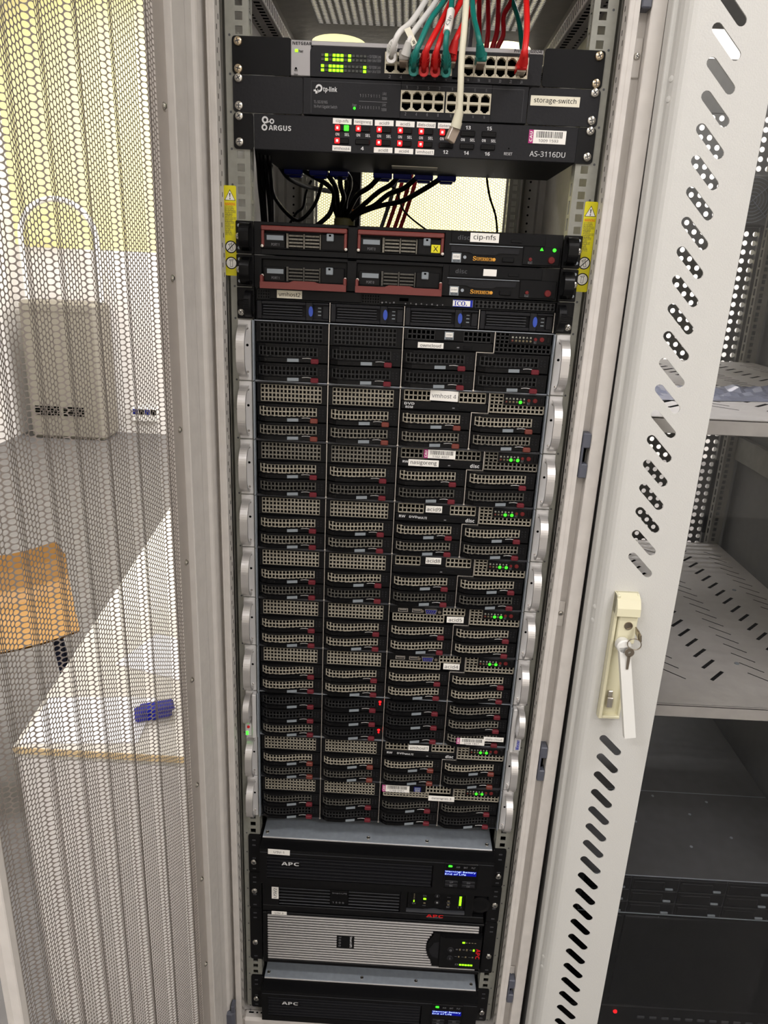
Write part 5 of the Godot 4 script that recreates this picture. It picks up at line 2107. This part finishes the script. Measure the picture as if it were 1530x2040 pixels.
func ups_low():
	var s := thing("battery_backup", "thin-ribbed black battery backup with red logo under its lamp panel", "battery backup", Vector3(0, 6 * U, 0), "battery backup units at the foot of the rack", true)
	var b := MB.new()
	b.box(-214, 212, 1, 88, -600, -2)
	b.box(-215, 212, 1, 15, -2, 8, 1.0)
	b.box(-215, -184, 15, 88, -2, 8, 1.0)
	b.box(50, 62, 15, 88, -2, 8, 1.0)
	b.box(174, 190, 15, 88, -2, 8, 1.0)
	b.box(-184, 50, 62, 88, -2, 8)
	b.box(-184, 50, 15, 62, -2, 2)
	b.box(62, 174, 15, 88, -2, 5.0)
	part("case", b, M.black, s)
	ups_ears(s, 2, [43.0], 217)
	for i in 6:
		var y := 17.5 + i * 7.6
		for q in [[-183.5, -85.0], [-49.5, 48.0]]:
			if i < 1:
				if q[0] > -60: continue
				q = [-183.5, 48.0]
			var r := MB.new()
			r.box(q[0], q[1], y, y + 1.2, 4.0, 6.0, 0.3)
			part("rib", r, M.dark_grey, s)
	var pl := MB.new()
	pl.box(-85, -50, 26, 60, 0, 8.2, 0.8)
	part("logo_plate", pl, M.black_gloss, s)
	text("Smart-UPS", s, -81, -53, 54.5, 3.4, 8.4, M.grey_print)
	text("1 5 0 0", s, -80, -58, 31.5, 2.4, 8.4, M.grey_print)
	var g := MB.new()
	g.box(63.5, 172.5, 28, 70, 4, 7.4, 1.0)
	var o := part("lamp_panel", g, M.black_gloss, s)
	var arc := MB.new()
	var poly := PackedVector2Array([Vector2(62, 25.5)])
	for i in 9:
		var x := 95.0 + i * 5.0
		poly.append(Vector2(x, 25.5 + 5.5 * sin(PI * i / 8.0)))
	poly.append(Vector2(174, 26.5)); poly.append(Vector2(174, 21)); poly.append(Vector2(62, 20.5))
	arc.ext(poly, "z", 4, 10)
	part("panel_sill", arc, M.dark_grey, s)
	text("APC", s, 101.5, 134.5, 14.6, 6.6, 10.4, M.red_print, bold)
	text("POWER CONVERSION", s, 103.5, 132, 9.0, 1.1, 8.4, M.grey_print)
	# the columns of lamps
	for i in 5:
		lamp_box(o, 76.0, 46.5 + i * 4.2, 2.2, 2.6 if i else 4.4, M.led_lime if i == 0 else M.led_off)
		lamp_box(o, 164.3, 43.5 + i * 4.6, 4.4, 4.0, M.led_lime)
	lamp_box(o, 96.3, 53.2, 5.4, 4.0, M.led_lime)
	lamp_box(o, 96.3, 43.0, 4.4, 2.8, M.led_off)
	for y in [42.0, 51.0]:
		lamp_box(o, 142.0, y, 4.4, 2.8, M.led_off)
	for q in [[119.5, 62.5], [120.3, 46.5]]:
		var k := MB.new()
		k.lathe(Vector3(q[0], q[1], 7.4), Vector3.BACK, [Vector2(5.2, 0), Vector2(4.8, 0.8), Vector2(0.001, 1.0)], 18)
		part("panel_button", k, M.charcoal, o)
		text("I" if q[1] > 50 else "O", o, q[0] - (0.5 if q[1] > 50 else 1.6), q[0] + (0.5 if q[1] > 50 else 1.6), q[1], 3.4, 8.6, M.white_print, bold)
	for q in [[142, 60.0, "~"], [142, 46.6, "UPS"], [142, 36.2, "BAT"], [96, 60.5, "ON"], [96, 36.6, "~"], [164, 37.0, "[  ]"], [76, 40.5, "CH"]]:
		text(q[2], o, q[0] - 3.2, q[0] + 3.2, q[1], 2.2, 7.6, M.grey_print)
	var kn := MB.new()
	kn.lathe(Vector3(203, 44, 2), Vector3.BACK, [Vector2(20, 0), Vector2(19, 4), Vector2(12, 5.5), Vector2(0.001, 5.8)], 28)
	part("round_cover", kn, M.black, s)
	sticker("name_label", s, -197.2, -183.9, 32, 61, 8.2, M.label, "", M.pencil)
	text("USV2", s, -190.5 - 12, -190.5 + 12, 46.5, 6.0, 9.0, M.pencil, null, "lettering", PI / 2)


func lamp_box(parent: Node3D, x: float, y: float, w: float, h: float, m: Material):
	var b := MB.new()
	b.box(-w / 2, w / 2, -h / 2, h / 2, 7.2, 8.4, 0.4)
	part("lamp", b, m, parent, Vector3(x, y, 0))


func ups_silver():
	var s := thing("battery_backup", "silver-striped battery backup with a black lamp panel at its right end", "battery backup", Vector3(0, 3 * U, 0), "battery backup units at the foot of the rack", true)
	var b := MB.new()
	b.box(-214, 214, 1, 132, -620, -2)
	b.box(-215, -207, 1, 131, -2, 9, 1.0)
	b.box(-207, 215, 127, 132, -2, 9, 1.0)
	b.box(-207, 215, 1, 9.5, -2, 9, 1.0)
	b.box(-207, 206, 9, 128, -2, 6.2)
	part("case", b, M.black, s)
	ups_ears(s, 3, [45.0], 217)
	var outline := PackedVector2Array([Vector2(214, 102), Vector2(132, 103), Vector2(120, 106), Vector2(119, 99), Vector2(111, 84), Vector2(108, 72), Vector2(108, 58), Vector2(112, 42), Vector2(119, 30), Vector2(120, 19), Vector2(214, 20)])
	for i in 18:
		var y := 11.2 + i * 6.45
		var x1 := 206.0
		if y > 19.0 and y < 104.5:
			for k in range(2, 9):
				var p := outline[k]
				var q := outline[k + 1]
				if (p.y - y) * (q.y - y) <= 0.0:
					x1 = lerpf(p.x, q.x, (y - p.y) / (q.y - p.y)) - 1.5
		var spans := [[-206.0, x1]]
		if y > 48 and y < 82:
			spans = [[-206.0, -69.5], [-35.5, x1]]
		for q in spans:
			var r := MB.new()
			r.box(q[0], q[1], y, y + 3.3, 5.5, 9, 0.8)
			part("stripe", r, M.ups_silver, s)
	var lp := MB.new()
	lp.box(-68.5, -36.5, 50, 83, 2, 8.4, 0.6)
	part("logo_plate", lp, M.black, s)
	text("Smart-UPS", s, -41.5 - 14, -41.5 + 14, 66.5, 4.2, 8.6, M.white_print, null, "lettering", -PI / 2)
	text("3 0 0 0", s, -63.5 - 13, -63.5 + 13, 66.5, 4.4, 8.6, M.grey_print, null, "lettering", -PI / 2)
	var pn := MB.new()
	pn.ext(outline, "z", 2, 10)
	pn.ext(PackedVector2Array([Vector2(134, 21), Vector2(213, 21.5), Vector2(213, 100), Vector2(142, 98), Vector2(132, 103)]), "z", 9, 14)
	var o := part("lamp_panel", pn, M.black, s)
	var gp := MB.new()
	gp.ext(PackedVector2Array([Vector2(131, 40), Vector2(131, 84), Vector2(121, 80), Vector2(113, 66), Vector2(113, 56), Vector2(120, 44)]), "z", 9, 11)
	part("finger_grip", gp, M.charcoal, o)
	for y in [69.0, 47.5]:
		var k := MB.new()
		k.lathe(Vector3(154, y, 14), Vector3.BACK, [Vector2(6.4, 0), Vector2(5.8, 1.0), Vector2(0.001, 1.3)], 20)
		part("panel_button", k, M.charcoal, o)
		text("O" if y > 60 else "I", o, 151.8 if y > 60 else 153.4, 156.2 if y > 60 else 154.6, y, 4.0, 15.5, M.grey_print, bold)
	var led := func(x: float, y: float, w: float, h: float, m: Material):
		var q := MB.new()
		q.box(-w / 2, w / 2, -h / 2, h / 2, 13.8, 15.0, 0.4)
		part("lamp", q, m, o, Vector3(x, y, 0))
	for i in 5:
		led.call(178.0 + i * 5.6, 89.5, 5.0 if i == 0 else 3.6, 3.6 if i == 0 else 1.4, M.led_lime if i == 0 else M.led_off)
		led.call(175.5 + i * 5.4, 31.8, 4.4, 3.4, M.led_lime)
	for i in 3:
		led.call(172.0 + i * 13.5, 71.0, 3.4, 4.6, M.led_lime if i == 2 else M.led_off)
		led.call(171.0 + i * 13.5, 52.5, 3.2, 3.4, M.led_off)
		text("o", o, 164.0 + i * 13.5, 168.0 + i * 13.5, 71.0, 3.2, 14.2, M.grey_print)
		text("-", o, 163.0 + i * 13.5, 167.5 + i * 13.5, 52.5, 3.2, 14.2, M.grey_print)
	text("[]", o, 165.5, 170.5, 31.8, 3.2, 14.2, M.grey_print)
	text("APC", o, 207.5 - 13, 207.5 + 13, 62.0, 8.0, 14.3, M.red_print, bold, "lettering", -PI / 2)
	sticker("name_label", s, -197.5, -168, 127.0, 135.5, 9.4, M.label, "USV 3", M.pencil, 4.0)


# ---------------------------------------------------------------- cables
func pv(a: Array) -> Array:
	var out := []
	for q in a:
		out.append(Vector3(q[0], q[1], q[2]))
	return out


func cable(called: String, label: String, pts: Array, r: float, m: Material, group := "", plug := "") -> Node3D:
	var p: Array = pv(pts)
	var t := thing(called, label, "cable", p[0], group)
	var b := MB.new()
	b.tube(smooth(p, 6), r, 9)
	part("sheath", b, m, t)
	var a: Vector3 = p[0]
	if plug == "boot":   # a plug with a ribbed boot and an open latch loop, seen from the front
		var k := MB.new()
		var b0 := a + Vector3(0, 4.5, 13)
		var b1: Vector3 = (p[2] as Vector3) + Vector3(0, 1.0, 0)
		k.box(a.x - 6.3, a.x + 6.3, a.y - 3.0, a.y + 9.0, -6, a.z + 13, 1.8)
		k.frustum(b0, b1, 6.6, 4.2, 14)
		for i in 3:
			var c: Vector3 = b0.lerp(b1, 0.2 + i * 0.22)
			k.frustum(c, c + (b1 - b0).normalized() * 1.1, lerpf(6.8, 5.8, i / 2.0), lerpf(6.7, 5.7, i / 2.0), 14)
		k.cell(ring(rrect(12.8, 13.0, 6.0), ngon(3.3, 3.1, 14)), Vector3(a.x, a.y - 4.5, a.z + 15.0), 3.6, true)
		part("plug_boot", k, m, t)
	elif plug == "square":
		var k := MB.new()
		k.box(a.x - 6.4, a.x + 6.4, a.y - 6.0, a.y + 5.0, -6, a.z + 8, 1.6)
		k.frustum(p[1] + Vector3(0, -3, 0), p[2], 6.6, 4.4, 12)
		part("plug_boot", k, m, t)
		var c := MB.new()
		c.box(a.x - 5.6, a.x + 5.6, a.y - 8.4, a.y - 6.0, -4, a.z + 6, 0.6)
		part("clear_plug", c, M.clear_plug, t)
	return t


func cables():
	var g := "patch cables rising from the top switch"
	var t := cable("patch_cable", "left white patch cable with a folded paper tag, in the first port of top switch", [[-33, 1713, 18], [-32, 1713, 36], [-29, 1722, 44], [-23, 1734, 42], [-10, 1751, 20], [7, 1790, -30], [17, 1831, -90], [22, 1900, -150]], 3.6, M.cable_white, g, "boot")
	var tagm := MB.new()
	tagm.ext(PackedVector2Array([Vector2(-3, 4), Vector2(4, 7), Vector2(14, -10), Vector2(8, -14)]), "z", 0, 0.6)
	var tg := part("paper_tag", tagm, M.label_cream, t, Vector3(-15, 1732, 44))
	text("VM", tg, 7.5, 11.5, -9.0, 1.8, 0.8, M.ink, null, "lettering", -1.05)
	cable("patch_cable", "right white patch cable, plugged in the second port of the top switch", [[-17, 1713, 24], [-15, 1714, 36], [-11, 1724, 42], [-7, 1735, 36], [8, 1764, 0], [21, 1793, -40], [31, 1832, -90], [36, 1900, -150]], 3.6, M.cable_white, g, "square")
	cable("patch_cable", "leftmost teal patch cable beside the two white ones", [[-4, 1701, 12], [-4, 1701, 34], [-2, 1711, 46], [3, 1724, 44], [14, 1754, 20], [32, 1791, -30], [45, 1832, -90], [52, 1900, -150]], 3.5, M.cable_teal, g, "boot")
	cable("patch_cable", "bright red patch cable right beside the leftmost teal one", [[9, 1701, 12], [9, 1701, 34], [10, 1711, 47], [15, 1723, 46], [27, 1751, 20], [41, 1791, -30], [53, 1833, -90], [58, 1900, -150]], 3.6, M.cable_red, g, "boot")
	cable("patch_cable", "bright red patch cable between another red one and the paper-wrapped teal one", [[23.5, 1701, 12], [23.5, 1701, 34], [23, 1711, 47], [27, 1724, 46], [35, 1748, 24], [53, 1788, -20], [64, 1830, -80], [68, 1900, -140]], 3.6, M.cable_red, g, "boot")
	t = cable("patch_cable", "teal patch cable wrapped in a white paper flag lettered CIP", [[37, 1701, 12], [36.5, 1701, 36], [35, 1711, 49], [34, 1724, 54], [36, 1741, 44], [39, 1764, 20], [40, 1782, 0], [43, 1823, -60], [46, 1900, -130]], 3.5, M.cable_teal, g, "boot")
	var fl := MB.new()
	fl.tube(smooth(pv([[34.6, 1733, 50], [36, 1741, 44], [37.8, 1754, 31], [39, 1764, 20]]), 4), 5.0, 10)
	var f := part("paper_flag", fl, M.label, t)
	text("CIP", f, 37 - 9, 37 + 8, 1747, 4.0, 47.0, M.pencil, null, "lettering", 1.25).rotation.x = -0.7
	cable("patch_cable", "bright red patch cable in an upper port, half hidden behind the cream cable", [[43, 1714, 22], [43, 1717, 36], [46, 1728, 38], [51, 1740, 30], [64, 1773, -10], [71, 1795, -40], [81, 1834, -90], [88, 1900, -150]], 3.6, M.cable_red, g, "square")
	t = cable("patch_cable", "loose cream patch cable hanging down over all three switches, its plug free", [[55, 1641, 84], [54, 1668, 86], [53, 1698, 84], [54, 1730, 78], [55, 1764, 60], [56, 1798, 20], [58, 1850, -60], [60, 1900, -120]], 3.9, M.cable_cream, g)
	var bt := MB.new()
	bt.frustum(Vector3(55.2, 1643, 84), Vector3(52.0, 1628, 82), 5.0, 6.2, 12)
	bt.frustum(Vector3(53.0, 1631, 82.5), Vector3(51.2, 1624, 81.5), 6.4, 6.4, 12)
	part("plug_boot", bt, M.cable_cream, t)
	var cp := MB.new()
	cp.box(-5.8, 5.8, -11, 6, -4, 4, 0.8)
	var pl := part("clear_plug", cp, M.clear_plug, t, Vector3(49.0, 1619, 80))
	pl.rotation = Vector3(0.1, 0.5, -0.38)
	cable("patch_cable", "teal patch cable standing alone in the upper row of the right port block", [[81, 1715, 22], [79, 1717, 36], [76, 1724, 44], [73, 1735, 42], [68, 1760, 16], [67, 1789, -20], [69, 1830, -80], [72, 1900, -140]], 3.6, M.cable_teal, g, "square")
	cable("patch_cable", "bright red patch cable in the last lower port at the far right", [[133.5, 1709, 16], [132.5, 1710, 34], [132, 1718, 46], [134, 1746, 30], [135, 1788, -10], [138, 1829, -70], [140, 1900, -130]], 3.8, M.cable_red, g, "square")
	var h := "cables behind the top switch"
	cable("patch_cable", "teal cable passing behind the top switch near its right end", [[161, 1740, -212], [161, 1776, -212], [158, 1798, -215], [153, 1828, -230], [144, 1863, -260], [134, 1902, -290]], 3.8, M.cable_teal, h)
	var d := [[[97, 1740, -215], [97, 1779, -215], [93, 1811, -225], [92, 1862, -260], [92, 1902, -285]], [[106, 1740, -225], [106, 1781, -225], [107, 1813, -230], [106, 1862, -260], [106, 1902, -285]], [[112, 1740, -222], [114, 1781, -222], [121, 1813, -228], [122, 1863, -260], [122, 1902, -285]], [[119, 1745, -228], [123, 1787, -230], [131, 1808, -232], [131, 1838, -245], [142, 1863, -260], [146, 1902, -285]]]
	for i in 4:
		cable("patch_cable", "%s of four dark red cables rising behind the top switch" % ["leftmost", "second from left", "third from left", "rightmost"][i], d[i], 4.0, M.cable_dark_red, "dark red cables behind the top switch")
	cable("patch_cable", "grey cable rising behind the top switch beside the dark red ones", [[79, 1745, -210], [79, 1780, -210], [81, 1819, -230], [79, 1861, -260], [79, 1902, -285]], 3.6, M.cable_grey, h)
	# black leads under the console switch
	var k := "black console leads gathered in one tie under the console switch"
	var leads := [[[-178, 1602, -205], [-162, 1595, -230], [-142, 1586, -260], [-134, 1576, -290], [-136, 1559, -310], [-129, 1537, -320], [-127, 1514, -325]], [[-143, 1603, -205], [-135, 1594, -225], [-128, 1582, -260], [-127, 1564, -290], [-126, 1537, -320], [-124, 1514, -325]], [[-116, 1600, -205], [-117, 1583, -225], [-114, 1568, -260], [-120, 1555, -290], [-122, 1537, -320], [-121, 1514, -325]], [[-110, 1603, -205], [-102, 1594, -225], [-104, 1584, -260], [-113, 1565, -290], [-117, 1537, -322], [-116, 1514, -325]], [[-51, 1597, -205], [-69, 1582, -225], [-89, 1572, -250], [-103, 1557, -290], [-114, 1538, -316], [-115, 1514, -320]], [[-21, 1598, -205], [-34, 1587, -225], [-54, 1578, -250], [-75, 1564, -280], [-100, 1545, -300], [-112, 1534, -318], [-112, 1514, -322]], [[11, 1600, -205], [-11, 1583, -225], [-37, 1575, -250], [-63, 1558, -280], [-89, 1549, -300], [-109, 1532, -316], [-110, 1514, -320]], [[52, 1601, -205], [19, 1581, -225], [-15, 1565, -250], [-54, 1558, -280], [-93, 1544, -300], [-106, 1530, -316], [-107, 1514, -320]]]
	var plugs := ["the leftmost blue plug to the tied bundle", "the second blue plug to the tied bundle", "the third blue plug, left of its two leads", "the third blue plug, right of its two leads", "the fourth blue plug, slanting left to the tie", "the fifth blue plug, slanting left to the tie", "the sixth blue plug, slanting left to the tie", "the last blue plug, longest slanting one"]
	for i in leads.size():
		cable("console_lead", "black console lead from " + plugs[i], leads[i], 4.2, M.cable_black, k)
	cable("power_lead", "black lead looping down behind the left rail and up again", [[-226, 1604, -190], [-232, 1573, -230], [-228, 1553, -280], [-211, 1534, -320], [-196, 1535, -340], [-176, 1559, -350], [-165, 1591, -360], [-162, 1620, -365]], 3.4, M.cable_black)
	cable("power_lead", "black lead running back from under the left end of console switch", [[-213, 1604, -205], [-206, 1593, -240], [-191, 1588, -300], [-174, 1588, -360], [-150, 1590, -420]], 4.4, M.cable_black)
	cable("power_lead", "thin black lead with a yellow end, crossing the loop at left", [[-183, 1601, -360], [-191, 1580, -350], [-195, 1555, -340], [-206, 1543, -330], [-220, 1518, -320]], 2.4, M.cable_black)
	cable("power_lead", "black lead leaving the tied bundle low to the left", [[-138, 1566, -330], [-145, 1545, -330], [-161, 1528, -320], [-178, 1514, -300]], 4.4, M.cable_black)
	var v := [[[-221, 1610, -50], [-221, 1592, -60], [-227, 1566, -100], [-228, 1540, -120], [-228, 1514, -130]], [[-216, 1610, -50], [-216, 1593, -60], [-221, 1566, -100], [-224, 1546, -120], [-224, 1514, -130]], [[-210, 1604, -54], [-210, 1591, -60], [-215, 1567, -100], [-216, 1541, -120], [-216, 1514, -130]], [[-204, 1604, -54], [-204, 1590, -60], [-210, 1576, -100], [-213, 1555, -120], [-214, 1514, -130]]]
	for i in 4:
		cable("power_lead", "%s of four black leads hanging straight down inside the left rail" % ["leftmost", "second from left", "third from left", "rightmost"][i], v[i], 3.2, M.cable_black, "black leads hanging inside the left rail")
	cable("power_lead", "thin black lead hanging before the right half of rear mesh", [[119, 1640, -212], [121, 1609, -212], [131, 1577, -230], [146, 1548, -250], [154, 1514, -262]], 1.8, M.cable_black)
	cable("power_lead", "thin black lead sagging across the middle of the rear mesh", [[-40, 1590, -255], [-24, 1581, -260], [-10, 1551, -270], [27, 1525, -280], [50, 1514, -285]], 1.6, M.cable_black)
	for q in [[-25, "grey", "to the left of three dark red ones"], [-13, "dark red", "leftmost of three alike"], [1, "dark red", "middle of three alike"], [12, "dark red", "rightmost of three alike"]]:
		var x: float = q[0]
		cable("patch_cable", "%s cable slanting down before the rear mesh, %s" % [q[1], q[2]], [[x + 20, 1720, -415], [x, 1632, -420], [x - 15, 1576, -430], [x - 35, 1514, -440]], 3.8, M.cable_grey if q[1] == "grey" else M.cable_dark_red, "cables before the rear mesh")
	var tie := thing("cable_tie", "broad olive strap round the bundle of black leads", "cable tie", Vector3(-117, 1536, -320))
	var tb := MB.new()
	tb.lathe(Vector3(-117, 1524, -319), Vector3.UP, [Vector2(17, 0), Vector2(18.5, 2), Vector2(18.5, 12), Vector2(17, 14)], 24)
	part("strap", tb, M.tie, tie)
	var tn := MB.new()
	tn.box(-102, -92, 1544, 1552, -302, -297, 0.8)
	part("orange_tab", tn, M.tie_orange, tie)
